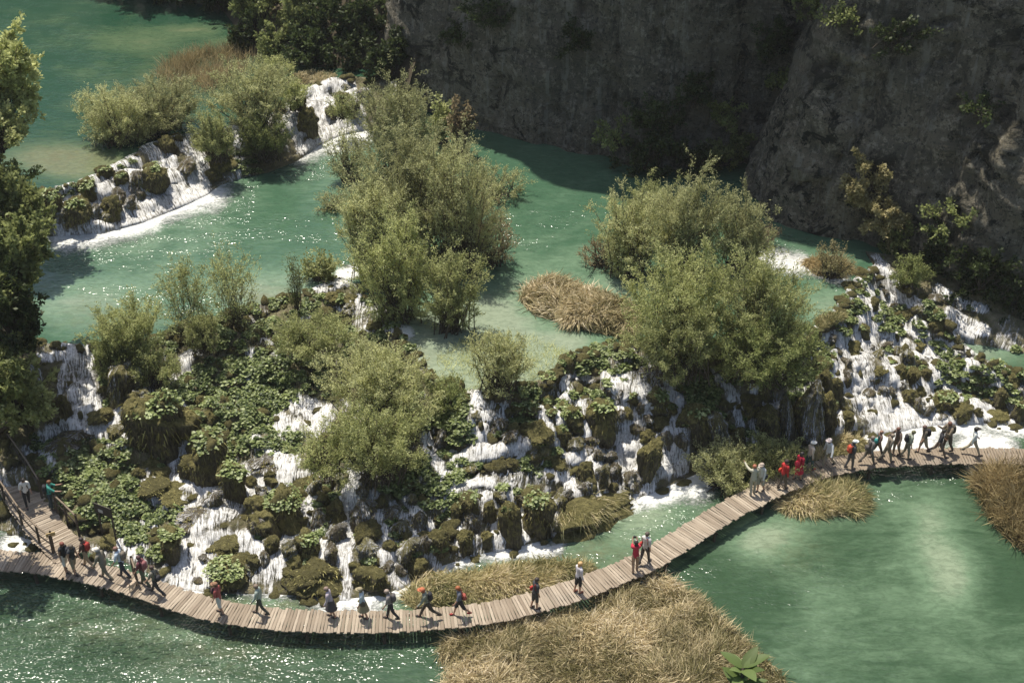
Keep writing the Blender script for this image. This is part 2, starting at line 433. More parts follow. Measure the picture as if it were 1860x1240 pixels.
# ------------------------------------------------------------------ strokes: where white water runs (zone origin, zoom) -> photo px
ZA, ZB, ZC, ZD = (0, 600), (450, 650), (900, 550), (1360, 400)
def zl(o, w, *p):
    return ([(o[0] + x / 2.48, o[1] + y / 2.48) for x, y in p], w / 2.48)
STROKES = [
    zl(ZA, 150, (350, 70), (365, 150), (375, 260), (400, 400)), zl(ZA, 40, (290, 170), (275, 280), (290, 400)), zl(ZA, 50, (190, 130), (330, 110)),
    zl(ZA, 75, (130, 540), (220, 450), (330, 430), (450, 440), (530, 400)), zl(ZA, 55, (770, 215), (680, 270), (620, 310), (560, 350), (500, 420), (450, 450)),
    zl(ZA, 45, (520, 460), (600, 470), (645, 520)), zl(ZA, 26, (600, 400), (620, 450), (600, 500)),
    zl(ZA, 55, (805, 330), (850, 400), (870, 480), (820, 540), (780, 600), (770, 660), (740, 710)), zl(ZA, 50, (900, 90), (830, 130), (850, 190)),
    zl(ZA, 60, (650, 690), (740, 690), (850, 700), (930, 730), (1000, 720)), zl(ZA, 110, (1200, 640), (1150, 680), (1090, 760), (1000, 810), (900, 850)),
    zl(ZA, 140, (900, 840), (860, 900), (850, 980), (830, 1060), (870, 1140)), zl(ZA, 40, (1170, 520), (1240, 545)), zl(ZA, 55, (1110, 620), (1180, 620)),
    zl(ZA, 90, (720, 770), (850, 790), (940, 850)), zl(ZA, 70, (850, 1000), (950, 930), (1100, 930), (1150, 980)), zl(ZA, 120, (780, 1100), (900, 1090), (930, 1000)),
    zl(ZA, 60, (1180, 990), (1190, 1110)), zl(ZA, 70, (560, 960), (640, 980), (600, 1010)), zl(ZA, 60, (200, 560), (230, 620)),
    zl(ZA, 50, (660, 640), (640, 700), (700, 770)), zl(ZA, 40, (650, 870), (700, 880)),
    zl(ZB, 100, (230, 210), (350, 250), (300, 320), (180, 330), (130, 280)), zl(ZB, 60, (40, 380), (130, 430)), zl(ZB, 80, (60, 450), (200, 480), (150, 560), (60, 580), (10, 640)),
    zl(ZB, 45, (200, 520), (330, 530)), zl(ZB, 65, (300, 620), (260, 720), (200, 800), (130, 900), (80, 1000)),
    zl(ZB, 85, (490, 490), (470, 620), (450, 700), (440, 850), (440, 950), (430, 1070)), zl(ZB, 75, (560, 620), (600, 720), (600, 850), (650, 950), (700, 1040)),
    zl(ZB, 45, (650, 660), (740, 780), (780, 860), (830, 900), (850, 950)), zl(ZB, 50, (800, 350), (830, 450), (880, 520), (930, 540)),
    zl(ZB, 85, (1020, 190), (1050, 270), (1030, 350), (1060, 420), (950, 460)), zl(ZB, 70, (930, 440), (1100, 430), (1220, 390)), zl(ZB, 45, (900, 600), (1000, 560), (1100, 560)),
    zl(ZB, 45, (900, 680), (940, 760), (960, 870)), zl(ZB, 55, (1080, 630), (1110, 750), (1130, 850)), zl(ZB, 45, (1210, 690), (1230, 790)),
    zl(ZB, 85, (10, 860), (60, 880), (50, 980)), zl(ZB, 50, (170, 900), (140, 980)), zl(ZB, 50, (720, 640), (760, 700), (820, 760)), zl(ZB, 60, (640, 900), (690, 950), (700, 1000)),
    zl(ZB, 40, (10, 540), (90, 600), (40, 700), (20, 800)), zl(ZB, 35, (350, 820), (340, 900), (380, 960)), zl(ZB, 35, (470, 640), (560, 640)),
    zl(ZC, 55, (340, 320), (430, 340)), zl(ZC, 80, (560, 340), (560, 450), (590, 560), (620, 700), (640, 800)), zl(ZC, 70, (690, 310), (760, 370), (820, 450), (820, 560), (840, 700), (830, 760)),
    zl(ZC, 80, (650, 380), (700, 450), (640, 520), (600, 600)), zl(ZC, 60, (380, 460), (410, 580), (480, 660), (560, 760), (640, 840)),
    zl(ZC, 50, (300, 350), (330, 420), (280, 470), (300, 550), (370, 640), (450, 720), (480, 860)), zl(ZC, 50, (270, 620), (330, 700), (420, 720)),
    zl(ZC, 60, (240, 770), (330, 800), (380, 910)), zl(ZC, 50, (200, 480), (250, 600)), zl(ZC, 55, (70, 660), (140, 640)), zl(ZC, 50, (230, 870), (270, 960), (280, 1060)),
    zl(ZC, 45, (60, 870), (120, 960), (130, 1060)), zl(ZC, 50, (10, 950), (30, 1060)), zl(ZC, 60, (620, 650), (700, 770), (690, 830)), zl(ZC, 60, (580, 600), (560, 700), (590, 800)),
    zl(ZC, 45, (980, 310), (1040, 370), (1070, 450), (1100, 560), (1110, 650)), zl(ZC, 40, (1060, 400), (1150, 500), (1160, 620)), zl(ZC, 40, (1160, 350), (1180, 450)),
    zl(ZC, 40, (1190, 450), (1240, 480)), zl(ZC, 45, (500, 330), (520, 420), (560, 470)), zl(ZC, 90, (760, 560), (770, 660), (760, 750)), zl(ZC, 30, (990, 540), (1020, 620)),
    zl(ZC, 50, (520, 620), (560, 600), (640, 620)), zl(ZC, 40, (150, 620), (100, 700)), zl(ZC, 45, (40, 440), (20, 520)), zl(ZC, 40, (470, 860), (420, 900), (400, 960)),
    zl(ZD, 120, (500, 320), (560, 400), (530, 480), (500, 560)), zl(ZD, 150, (500, 560), (480, 650), (450, 720), (500, 760)), zl(ZD, 190, (520, 770), (600, 860), (620, 960)),
    zl(ZD, 100, (290, 480), (400, 520), (430, 620), (400, 700), (430, 790)), zl(ZD, 60, (600, 400), (650, 350), (560, 320)), zl(ZD, 60, (640, 500), (720, 480), (790, 520)),
    zl(ZD, 60, (850, 620), (830, 700), (820, 780), (880, 890)), zl(ZD, 60, (860, 560), (980, 600)), zl(ZD, 100, (640, 560), (640, 700), (700, 830), (800, 920)),
    zl(ZD, 45, (930, 500), (995, 530)), zl(ZD, 60, (860, 910), (1010, 920)), zl(ZD, 65, (1050, 860), (1200, 900)), zl(ZD, 50, (1110, 700), (1130, 830)),
    zl(ZD, 90, (560, 200), (620, 260), (700, 340), (750, 390)), zl(ZD, 50, (850, 310), (950, 380), (1060, 400)), zl(ZD, 60, (900, 420), (980, 470), (1060, 500)),
    zl(ZD, 60, (590, 290), (640, 330), (760, 470)), zl(ZD, 60, (700, 560), (760, 600), (820, 600)), zl(ZD, 40, (870, 700), (900, 760), (960, 800)), zl(ZD, 50, (1010, 830), (1030, 900)),
    zl(ZD, 45, (410, 850), (400, 960)), zl(ZD, 50, (560, 440), (620, 520)), zl(ZD, 50, (1000, 640), (980, 700)), zl(ZD, 40, (0, 860), (30, 960)), zl(ZD, 30, (130, 830), (160, 970)),
    zl(ZD, 90, (330, 490), (360, 560)), zl(ZD, 50, (760, 720), (780, 800), (840, 880)),
    ([(140, 380), (110, 410)], 26), ([(125, 345), (112, 380), (110, 420)], 26), ([(180, 335), (200, 350), (220, 375), (235, 395)], 30), ([(165, 370), (185, 400)], 30),
    ([(220, 325), (250, 345), (262, 370)], 22), ([(265, 258), (290, 280), (305, 305), (318, 350)], 46), ([(120, 350), (125, 400)], 40), ([(165, 335), (190, 400)], 40), ([(215, 310), (235, 390)], 36), ([(240, 300), (280, 370)], 34), ([(535, 180), (550, 240)], 22), ([(575, 175), (592, 238)], 24), ([(600, 190), (618, 238)], 16), ([(560, 170), (600, 150)], 24), ([(630, 150), (650, 225)], 30), ([(350, 250), (370, 320)], 30), ([(320, 250), (333, 272)], 18), ([(225, 310), (240, 340)], 20),
    ([(245, 290), (262, 330), (275, 370)], 20), ([(150, 360), (170, 400)], 18), ([(340, 262), (355, 300), (350, 330)], 22), ([(110, 420), (190, 410), (260, 392), (320, 366), (372, 342)], 26), ([(545, 272), (600, 246), (660, 230)], 20), ([(420, 225), (440, 250)], 26), ([(430, 260), (450, 275)], 18),
    ([(525, 175), (535, 200), (540, 235)], 30), ([(560, 175), (575, 200), (590, 235)], 34), ([(600, 150), (625, 165), (645, 190), (655, 215)], 26), ([(625, 200), (640, 225)], 22),
    ([(540, 250), (545, 275)], 16), ([(585, 180), (600, 215), (615, 235)], 26), ([(520, 215), (532, 240)], 16), ([(605, 185), (620, 225)], 14),
    ([(590, 520), (630, 505), (660, 515)], 30), ([(565, 515), (580, 530)], 14), ([(650, 545), (640, 550)], 18), ([(680, 560), (690, 565), (705, 590), (720, 600)], 24),
    ([(610, 560), (620, 565)], 12), ([(480, 620), (490, 630)], 16), ([(455, 640), (470, 660), (455, 690)], 20), ([(520, 590), (560, 575)], 16), ([(670, 600), (690, 590)], 16)]

def stroke_field(P2, strokes, sharp=0.55, base=0.0):
    """0..1 closeness of projected places to the strokes"""
    out = np.full(len(P2), base)
    for pts, w in strokes:
        pts = np.array(pts, float); r = w / 2
        lo, hi = pts.min(0) - 2.2 * r, pts.max(0) + 2.2 * r
        m = np.where((P2[:, 0] > lo[0]) & (P2[:, 0] < hi[0]) & (P2[:, 1] > lo[1]) & (P2[:, 1] < hi[1]))[0]
        if not len(m): continue
        q = P2[m]; dmin = np.full(len(m), 1e9)
        for a, b in zip(pts[:-1], pts[1:]):
            ab = b - a
            t = np.clip(((q - a) @ ab) / (ab @ ab + 1e-9), 0, 1)
            dmin = np.minimum(dmin, np.linalg.norm(q - a - t[:, None] * ab, axis=1))
        out[m] = np.maximum(out[m], np.clip(1 - (dmin / r - sharp) / (2.1 - sharp), 0, 1))
    return out

def smooth01(x): x = np.clip(x, 0, 1); return x * x * (3 - 2 * x)

wet_label = {'main': 'white water running down the broad tufa cascade behind the boardwalk', 'shade': 'shaded rapids dropping beside the foot of the cliff',
             'upper': 'white water falling from the upper lake into the green pool'}
for k in bands:
    b = bands[k]
    P2 = proj(b['V'])
    wet = stroke_field(P2, STROKES)
    wet = 0.665 * smooth01(wet) ** .8
    dry = 0.455 if k == 'main' else 0.44
    patch = fbm(b['V'][:, 0] * 0.5, b['V'][:, 1] * 0.5, b['V'][:, 2] * 0.5, 91, 3)
    if k == 'main':      # thin threads that find their way between the mounds
        fx, fy = b['flow'][:, 0], b['flow'][:, 1]
        thr = 1 - np.abs(vnoise(fx * .95 + .9 * vnoise(fx * .4, fy * .35, seed=5), fy * .10, seed=6)) * 1.0
        thr2 = 1 - np.abs(vnoise(fx * 1.7 + 1.1 * vnoise(fx * .5, fy * .5, seed=15), fy * .13, seed=16))
        z_ = lambda x0, x1, y0, y1: np.clip(np.minimum.reduce([(P2[:, 0] - x0) / 40, (x1 - P2[:, 0]) / 40, (P2[:, 1] - y0) / 40, (y1 - P2[:, 1]) / 40]), 0, 1)
        mk = np.maximum.reduce([z_(320, 760, 820, 1120), z_(740, 1270, 680, 1060), z_(1480, 1880, 480, 830), .6 * z_(420, 620, 640, 900)])
        gap = vnoise(fx * .35, fy * .5, seed=26) > -.25
        th = np.maximum(smooth01((thr - .90) / .08), smooth01((thr2 - .93) / .06)) * mk * gap
        wet = np.maximum(wet, .61 * th)
    wet = np.maximum(wet + 0.06 * patch * (wet > .2), dry + 0.12 * patch)
    b['wet'] = wet
    fw = wet[b['F']].max(1)
    Fk = b['F'][fw > 0.30]
    used = np.unique(Fk); remap = np.full(len(wet), -1); remap[used] = np.arange(len(used))
    # lift along the slope's normal; bulge over the steps
    nt = {'main': 130, 'shade': 50, 'upper': 44}[k]
    G = b['V'].reshape(-1, nt, 3)
    n = np.cross(np.gradient(G, axis=0), np.gradient(G, axis=1)); n /= np.linalg.norm(n, axis=2)[..., None] + 1e-9
    n *= np.where(n[..., 2:3] < 0, -1, 1)
    rid = .5 + .6 * fbm(b['flow'][:, 0] * 1.3, b['flow'][:, 1] * 1.1, b['V'][:, 2] * .3, 71, 3)
    W = b['V'] + (n.reshape(-1, 3)) * (0.05 + 0.09 * rid * np.clip((wet - .42) * 5, 0, 1) + 0.16 * np.clip(wet - 0.35, 0, 1))[:, None]
    me = mesh_np('waterfall', W[used], remap[Fk], M['white'], {'wet': ('FLOAT', wet[used]), 'flow': ('FLOAT_VECTOR', b['flow'][used])})
    o = link('waterfall', me)
    tag(o, wet_label[k], None, None, 'stuff')

# ------------------------------------------------------------------ lakes
def lake(name, poly, z, mat, cell, blobs, foam, ripples, beds, base=0.1, rbase=0.12):
    poly = [tuple(p[:2]) for p in poly]
    P = np.array(poly)
    lo, hi = P.min(0), P.max(0)
    gx, gy = np.meshgrid(np.arange(lo[0], hi[0], cell), np.arange(lo[1], hi[1], cell))
    g = np.stack([gx.ravel(), gy.ravel()], 1) + rng.uniform(-0.1, 0.1, (gx.size, 2)) * cell
    g3 = np.c_[g, np.full(len(g), z)]
    vis = g[:, 1] > 20
    q = proj(g3)
    near = (q[:, 0] > -150) & (q[:, 0] < 2010) & (q[:, 1] > -120) & (q[:, 1] < 1330) & vis
    keep = near | (rng.random(len(g)) < 0.02)
    g = g[keep]
    inside = np.zeros(len(g), bool)
    x, y = g[:, 0], g[:, 1]
    for (x1, y1), (x2, y2) in zip(poly, poly[1:] + poly[:1]):
        c = (y1 > y) != (y2 > y)
        inside ^= c & (x < (x2 - x1) * (y - y1) / (y2 - y1 + 1e-12) + x1)
    g = g[inside]
    pts = [Vector(p) for p in poly] + [Vector(p) for p in g.tolist()]
    n = len(poly)
    vv, ee, ff, *_ = delaunay_2d_cdt(pts, [(i, (i + 1) % n) for i in range(n)], [], 1, 1e-4)
    V = np.array([(v.x, v.y, z) for v in vv]); F = np.array([f for f in ff if len(f) == 3])
    a, b_, c_ = V[F[:, 0]], V[F[:, 1]], V[F[:, 2]]
    cr = (b_[:, 0] - a[:, 0]) * (c_[:, 1] - a[:, 1]) - (b_[:, 1] - a[:, 1]) * (c_[:, 0] - a[:, 0])
    F[cr < 0] = F[cr < 0][:, ::-1]
    Q = proj(V)
    def field(bl, b0):
        r = np.full(len(Q), b0)
        for (px, py, rx, ry, val) in bl:
            d = ((Q[:, 0] - px) / rx) ** 2 + ((Q[:, 1] - py) / ry) ** 2
            r = r + val * np.exp(-d * 1.2)
        return r
    sh = np.clip(field(blobs, base), 0, 1.2)
    rp = np.clip(field(ripples, rbase), 0.05, 1.25)
    bd = np.clip(field(beds, 0.0), 0, 1)
    fo = smooth01(stroke_field(Q, [(p_, w_ * 2.1) for p_, w_ in foam], 0.0)) ** .8 * 0.74
    o = link(name, mesh_np(name, V, F, mat, {'shallow': ('FLOAT', sh), 'foam': ('FLOAT', fo), 'ripple': ('FLOAT', np.maximum(rp, np.where(fo > .05, .5, 0))), 'bed': ('FLOAT', bd)}))
    tag(o, kind='structure')
    return o

mr, mb = bands['main']['R'], bands['main']['B']
sr = bands['shade']['R']
ur, ub = bands['upper']['R'], bands['upper']['B']
WALL_BASE = [(800, 90, 4.6), (740, 130, 4.6), (700, 165, 4.6), (715, 186, 4.6), (760, 200, 4.6), (870, 232, 4.6), (960, 255, 4.6), (1080, 285, 4.6), (1170, 305, 4.6), (1260, 305, 4.6), (1340, 298, 4.6), (1440, 292, 4.6), (1600, 300, 4.6)]
BUTT_BASE = [(1440, 245, 4.6), (1385, 290, 4.6), (1352, 335, 4.6), (1358, 362, 4.6), (1375, 384, 4.6), (1395, 400, 4.6), (1450, 415, 4.6), (1520, 430, 4.6), (1590, 446, 4.6), (1650, 462, 4.6), (1720, 498, 4.447), (1790, 532, 3.757), (1880, 560, 2.53), (2050, 590, 2.3), (2400, 640, 2.3)]
behind = [at(1700, 380, 4.6), at(1400, 250, 4.6), at(1000, 180, 4.6), at(660, 130, 4.6)]
pool_poly = list(mr[::3][:int(len(mr[::3]) * 0.845)]) 
# the rim up to the top of the right-hand cascade, then the shaded lip, round behind the cliff foot and back along the upper falls
cut = int(np.argmin(np.linalg.norm(mr - at(1588, 482, 4.523), axis=1)))
pool_poly = list(mr[:cut:3]) + [at(1572, 458, 4.6), at(1640, 462, 4.6)] + behind + list(ub[::-3])
POOL_SH = [(150, 545, 130, 50, .55), (330, 500, 220, 40, .15), (480, 540, 110, 40, .7), (570, 500, 60, 35, .5), (380, 400, 60, 40, .2), (260, 440, 130, 30, .25),
           (830, 640, 130, 85, 1.1), (930, 660, 140, 70, .9), (870, 580, 80, 50, .7), (760, 600, 60, 40, .5), (960, 520, 90, 40, .35), (1050, 470, 80, 30, .35), (1120, 520, 60, 40, .6), (1040, 620, 60, 30, .6),
           (1500, 560, 60, 40, .7), (1450, 480, 80, 25, .6), (620, 250, 80, 35, .5), (600, 320, 60, 50, .15), (420, 340, 40, 25, .3), (480, 260, 60, 40, .2)]
POOL_FOAM = [([(115, 430), (160, 425), (220, 408), (270, 395)], 34), ([(330, 345), (350, 330), (380, 345)], 46), ([(280, 385), (330, 365), (385, 350)], 34), ([(545, 270), (600, 245), (660, 232)], 34),
             ([(600, 260), (650, 250)], 24),
             ([(1390, 470), (1450, 480)], 26), ([(1470, 485), (1530, 505)], 16), ([(700, 600), (740, 605)], 16), ([(620, 500), (650, 490)], 16)]
POOL_RP = [(200, 450, 150, 36, .45), (400, 440, 180, 30, .15), (130, 420, 60, 30, .6), (560, 420, 90, 30, .2), (1010, 395, 90, 30, .35), (940, 430, 60, 30, .35), (1420, 470, 60, 25, .9), (300, 540, 200, 40, .25), (620, 250, 70, 30, .5)]
lake('green_pool', pool_poly, 4.57, M['pool_water'], 0.42, POOL_SH, POOL_FOAM, POOL_RP, [(480, 545, 70, 28, .5), (200, 575, 100, 25, .5), (760, 640, 50, 30, .3)], 0.10)
upper_poly = list(ur[::3]) + [at(760, 110, 6.9), at(900, 60, 6.9), at(700, -150, 6.9), at(300, -420, 6.9), at(-700, -420, 6.9), at(-600, 350, 6.9)]
lake('upper_lake', upper_poly, 6.88, M['upper_water'], 0.6, [(110, 290, 110, 32, 1.1), (200, 300, 110, 22, .5), (330, 130, 130, 60, .22), (260, 75, 120, 22, .35), (350, 55, 70, 10, .5), (560, 140, 60, 25, .5), (410, 75, 40, 8, .5)],
     [([(0, 0), (1, 1)], 1)], [(200, 120, 400, 200, .03)], [(110, 285, 90, 26, .55), (400, 130, 120, 40, .8), (250, 200, 90, 40, .3)], 0.08, 0.07)
low_poly = list(mb[::3]) + [np.array([90, 66, 0]), np.array([90, -6, 0]), np.array([-90, -6, 0]), np.array([-90, 60, 0])]
LOW_SH = [(1380, 985, 55, 30, .75), (1690, 960, 45, 70, .6), (1730, 1040, 50, 60, .7), (1420, 960, 60, 30, .4), (1600, 1150, 240, 100, .1), (1620, 930, 120, 50, .2), (1150, 960, 90, 60, .5), (1180, 930, 80, 30, .5), (1500, 1100, 120, 120, .12),
          (980, 1020, 90, 30, .4), (640, 1105, 250, 24, .6), (1050, 1150, 90, 60, .4), (900, 1010, 100, 25, .35), (1800, 790, 100, 30, .3), (350, 1140, 90, 25, .3), (60, 1080, 80, 50, .1)]
LOW_FOAM = [([(310, 1060), (360, 1065)], 40), ([(450, 1056), (520, 1062)], 30), ([(595, 1080), (665, 1082)], 50), ([(700, 1072), (760, 1050)], 26), ([(790, 1025), (860, 1010)], 22), ([(890, 1000), (970, 985)], 26),
            ([(1145, 905), (1215, 890)], 30), ([(1210, 868), (1265, 875)], 44), ([(1575, 795), (1680, 795)], 44), ([(1700, 775), (1770, 775)], 24), ([(1755, 808), (1785, 802), (1825, 812)], 30), ([(1770, 850), (1825, 862)], 16),
            ([(15, 990), (45, 985)], 26), ([(70, 975), (110, 960)], 12), ([(1115, 930), (1140, 915)], 18), ([(905, 1005), (1010, 1000)], 16), ([(1800, 770), (1860, 778)], 20), ([(240, 1010), (260, 1008)], 16), ([(1010, 965), (1020, 985)], 14)]
LOW_RP = [(200, 1150, 420, 110, .3), (60, 1100, 160, 70, 1.1), (250, 1120, 160, 50, .9), (330, 1170, 130, 60, 1.0), (560, 1190, 130, 50, .8), (120, 1200, 150, 50, .7), (650, 1100, 220, 16, .7), (950, 1010, 130, 24, .8), (1150, 950, 100, 40, .3),
          (1620, 880, 140, 30, .5), (1450, 1060, 160, 120, .10), (1700, 800, 160, 25, .5), (700, 1170, 100, 40, .6), (1250, 1020, 60, 30, .3)]
lake('lower_lake', low_poly, 0.0, M['lower_water'], 0.42, LOW_SH, LOW_FOAM, LOW_RP, [(400, 1180, 160, 60, .35), (480, 1095, 200, 22, .5), (1080, 1000, 70, 26, .6), (1440, 1000, 60, 40, .25), (180, 1140, 120, 30, .35)], 0.12, 0.12)
right_poly = [at(1740, 590, 1.955), at(1780, 560, 1.955), at(1900, 520, 1.955), at(2300, 560, 1.955), at(2300, 760, 1.955), at(1960, 716, 1.955), at(1860, 690, 1.955), at(1790, 662, 1.955), at(1752, 645, 1.955), at(1735, 615, 1.955)]
lake('side_pool', right_poly, 1.955, M['pool_water'], 0.5, [(1770, 640, 70, 25, .7)], [([(1740, 600), (1775, 615)], 14), ([(1745, 565), (1790, 560)], 14)], [(1800, 600, 80, 40, .3)], [(1850, 650, 60, 30, .3)], 0.0, 0.15)
# lake bed under everything, one sheet far past the picture
bedv = np.array([[-400, -300, -0.9], [400, -300, -0.9], [400, 500, -0.9], [-400, 500, -0.9]])
tag(link('lake_bed', mesh_np('lake_bed', bedv, np.array([[0, 1, 2, 3]]), M['soil'])), kind='structure')

# ------------------------------------------------------------------ cliffs
def cliff_mat():
    q = NT('limestone')
    p = q.pos()
    n1 = q.noise(p, 0.22, 6, 0.6, 0.4); n3 = q.noise(p, 2.2, 9, 0.8)
    pz = q.mapping(p, (1, 1, 0.16)); n2 = q.noise(pz, 1.3, 7, 0.75, 0.3)
    c = q.mix(q.step(n1, 0.35, 0.65), (0.19, 0.175, 0.125), (0.33, 0.29, 0.20))
    c = q.mix(q.step(n2, 0.53, 0.62, 0.0, 0.7), c, (0.085, 0.078, 0.053))
    c = q.mix(q.step(n3, 0.51, 0.60, 0.0, 0.9), c, (0.55, 0.49, 0.36))
    c = q.mix(q.step(q.noise(p, 4.5, 8, 0.8), 0.52, 0.60, 0.0, 0.85), c, (0.045, 0.043, 0.03))  # fine pale and dark mottling, strengthened to stand in for shaded relief
    streak = q.noise(q.mapping(p, (1.6, 1.6, 0.05)), 1.2, 5, 0.65)
    c = q.mix(q.step(streak, 0.55, 0.64, 0.0, 0.6), c, (0.48, 0.45, 0.36))
    strat = q.noise(q.mapping(p, (0.12, 0.12, 1.1)), 1.4, 6, 0.7, 0.9)
    c = q.mix(q.step(strat, 0.58, 0.64, 0.0, 0.5), c, (0.09, 0.08, 0.06))
    mo = q.math('MULTIPLY', q.step(q.noise(p, 0.6, 9, 0.78, 0.6), 0.535, 0.575), q.step(q.noise(p, 0.09, 3, 0.5), 0.40, 0.60, 0.35, 1.0))
    c = q.mix(mo, c, (0.020, 0.024, 0.012))
    q.L(c, q.b.inputs['Base Color']); q.b.inputs['Roughness'].default_value = 0.92
    h = q.math('ADD', q.math('ADD', n3, q.math('MULTIPLY', n2, 1.2)), q.math('ADD', strat, q.math('MULTIPLY', mo, 0.6)))
    q.L(q.bump(h, 0.9), q.b.inputs['Normal'])
    return q.m
M['cliff'] = cliff_mat()

def wall_mesh(base, top_z, lean, seed, cell=0.33, amp=0.9, leanx=0.0, strata=0.25):
    P = np.array([at(*p) for p in base])
    seg = np.r_[0, np.cumsum(np.linalg.norm(np.diff(P, axis=0), axis=1))]
    n = int(seg[-1] / cell)
    s = np.linspace(0, seg[-1], n)
    B = np.stack([np.interp(s, seg, P[:, i]) for i in range(3)], 1)
    hs = np.arange(-2.0, top_z, cell)
    tan = np.gradient(B, axis=0); nor = np.stack([tan[:, 1], -tan[:, 0], 0 * tan[:, 0]], 1)
    nor /= np.linalg.norm(nor, axis=1)[:, None] + 1e-9
    k = 15; ker = np.ones(k) / k
    nor = np.stack([np.convolve(np.pad(nor[:, i], k // 2, mode='edge'), ker, 'valid') for i in range(3)], 1)
    nor /= np.linalg.norm(nor, axis=1)[:, None] + 1e-9
    S = np.repeat(s[:, None], len(hs), 1); H = np.repeat(hs[None], n, 0)
    G = np.repeat(B[:, None], len(hs), 1).copy()
    hh = np.clip(H, 0, None)
    G[..., 2] += H
    out = -lean * hh
    out += amp * 1.5 * fbm(S * 0.07, H * 0.09, seed=seed, oct=4) * np.clip(hh / 3, 0.15, 1)
    out += amp * 0.40 * fbm(S * 0.5, H * 0.3, seed=seed + 9, oct=5)
    out += -0.35 * (np.abs(fbm(S * 0.35, H * 0.16, seed=seed + 41, oct=4)) < .06)
    out += strata * np.abs(fbm(S * 0.12 + 5, H * 0.9 + S * 0.22, seed=seed + 21, oct=3))
    out += -0.5 * np.clip(fbm(S * 0.55, H * 0.06, seed=seed + 33, oct=3), 0, 1)
    G += nor[:, None] * out[..., None]
    G[..., 0] += leanx * hh
    m = len(hs)
    i = np.arange(n - 1)[:, None] * m; j = np.arange(m - 1)[None]
    F = np.stack([i + j, i + m + j, i + m + j + 1, i + j + 1], -1).reshape(-1, 4)
    return G, F
Gw, Fw = wall_mesh(WALL_BASE, 46, 0.05, 51, amp=0.4)
Gb, Fb = wall_mesh(BUTT_BASE, 46, 0.05, 77, amp=0.32, leanx=0.2, strata=0.4)
for G, F_, lab in ((Gw, Fw, 'shaded grey limestone cliff rising from the green pool'), (Gb, Fb, 'tall shaded limestone buttress with yellowish ledges above the rapids')):
    # cap: run back from the top edge so that the rock has a body and throws a real shade
    n, m = G.shape[:2]
    top = G[:, -1]
    cap = [top + np.array([k * 2.0, k * 9.0, 0.6 * k]) for k in range(1, 5)]
    V = np.concatenate([G.reshape(-1, 3)] + cap)
    F2 = []
    prev = np.arange(n) * m + m - 1
    for k in range(4):
        cur = n * m + k * n + np.arange(n)
        F2.append(np.stack([prev[:-1], prev[1:], cur[1:], cur[:-1]], 1)); prev = cur
    o = link('cliff', mesh_np('cliff', V, np.concatenate([F_] + F2), M['cliff']))
    tag(o, lab, 'cliff', None, 'structure')
WB = BVHTree.FromPolygons([tuple(v) for v in np.concatenate([Gw.reshape(-1, 3), Gb.reshape(-1, 3)]).tolist()],
                          np.concatenate([Fw, Fb + Gw.shape[0] * Gw.shape[1]]).tolist())
def on_cliff(px, py):
    h = WB.ray_cast(Vector((0, 0, CAM_H)), Vector(ray(px, py)).normalized())
    return None if h[0] is None else (np.array(h[0]), np.array(h[1]))

# wooded bank round the far end of the upper lake
def slope_sheet(name, front, back, seed, mat, nt=24, amp=0.7):
    A = line_w(front, 1.0); n = len(A)
    Bk = np.array(back, float)
    seg = np.linspace(0, 1, len(Bk)); s = np.linspace(0, 1, n)
    Bw = np.stack([np.interp(s, seg, Bk[:, i]) for i in range(3)], 1)
    T = np.linspace(0, 1, nt)[None, :, None]
    G = A[:, None] * (1 - T) + Bw[:, None] * T
    G[..., 2] += amp * fbm(G[..., 0] * 0.2, G[..., 1] * 0.2, seed=seed) * np.clip(T[..., 0] * 6, 0, 1) - 0.3 * (T[..., 0] == 0)
    i = np.arange(n - 1)[:, None] * nt; j = np.arange(nt - 1)[None]
    F = np.stack([i + j, i + nt + j, i + nt + j + 1, i + j + 1], -1).reshape(-1, 4)
    o = link(name, mesh_np(name, G.reshape(-1, 3), F, mat))
    tag(o, kind='structure')
    return G
bank = slope_sheet('river_bank', [(740, 160, 6.9), (690, 128, 6.9), (600, 126, 6.9), (520, 118, 6.9), (440, 100, 6.9), (425, 55, 6.9), (400, 20, 6.9), (330, 2, 6.9), (220, -8, 6.9), (100, -50, 6.9), (-100, -150, 6.9), (-400, -300, 6.9)],
                   [at(740, 150, 6.9) + (8, 22, 16.867), at(640, 100, 6.9) + (6, 24, 16.867), at(500, 60, 6.9) + (2, 26, 15.333), at(380, 0, 6.9) + (0, 30, 15.333), at(150, -80, 6.9) + (0, 40, 15.333), at(-400, -300, 6.9) + (-20, 50, 18.4)], 61, M['soil'])
lb = slope_sheet('river_bank', [(75, 655, 4.6), (62, 600, 4.6), (62, 520, 4.6), (68, 450, 4.6), (40, 400, 5.367), (30, 350, 6.9), (0, 330, 6.9), (-120, 300, 6.9)],
                 [at(-260, 655, 6.133), at(-280, 600, 6.9), at(-290, 520, 7.667), at(-300, 450, 7.667), at(-320, 350, 8.433), at(-420, 320, 9.2)], 62, M['soil'], 16, 0.4)
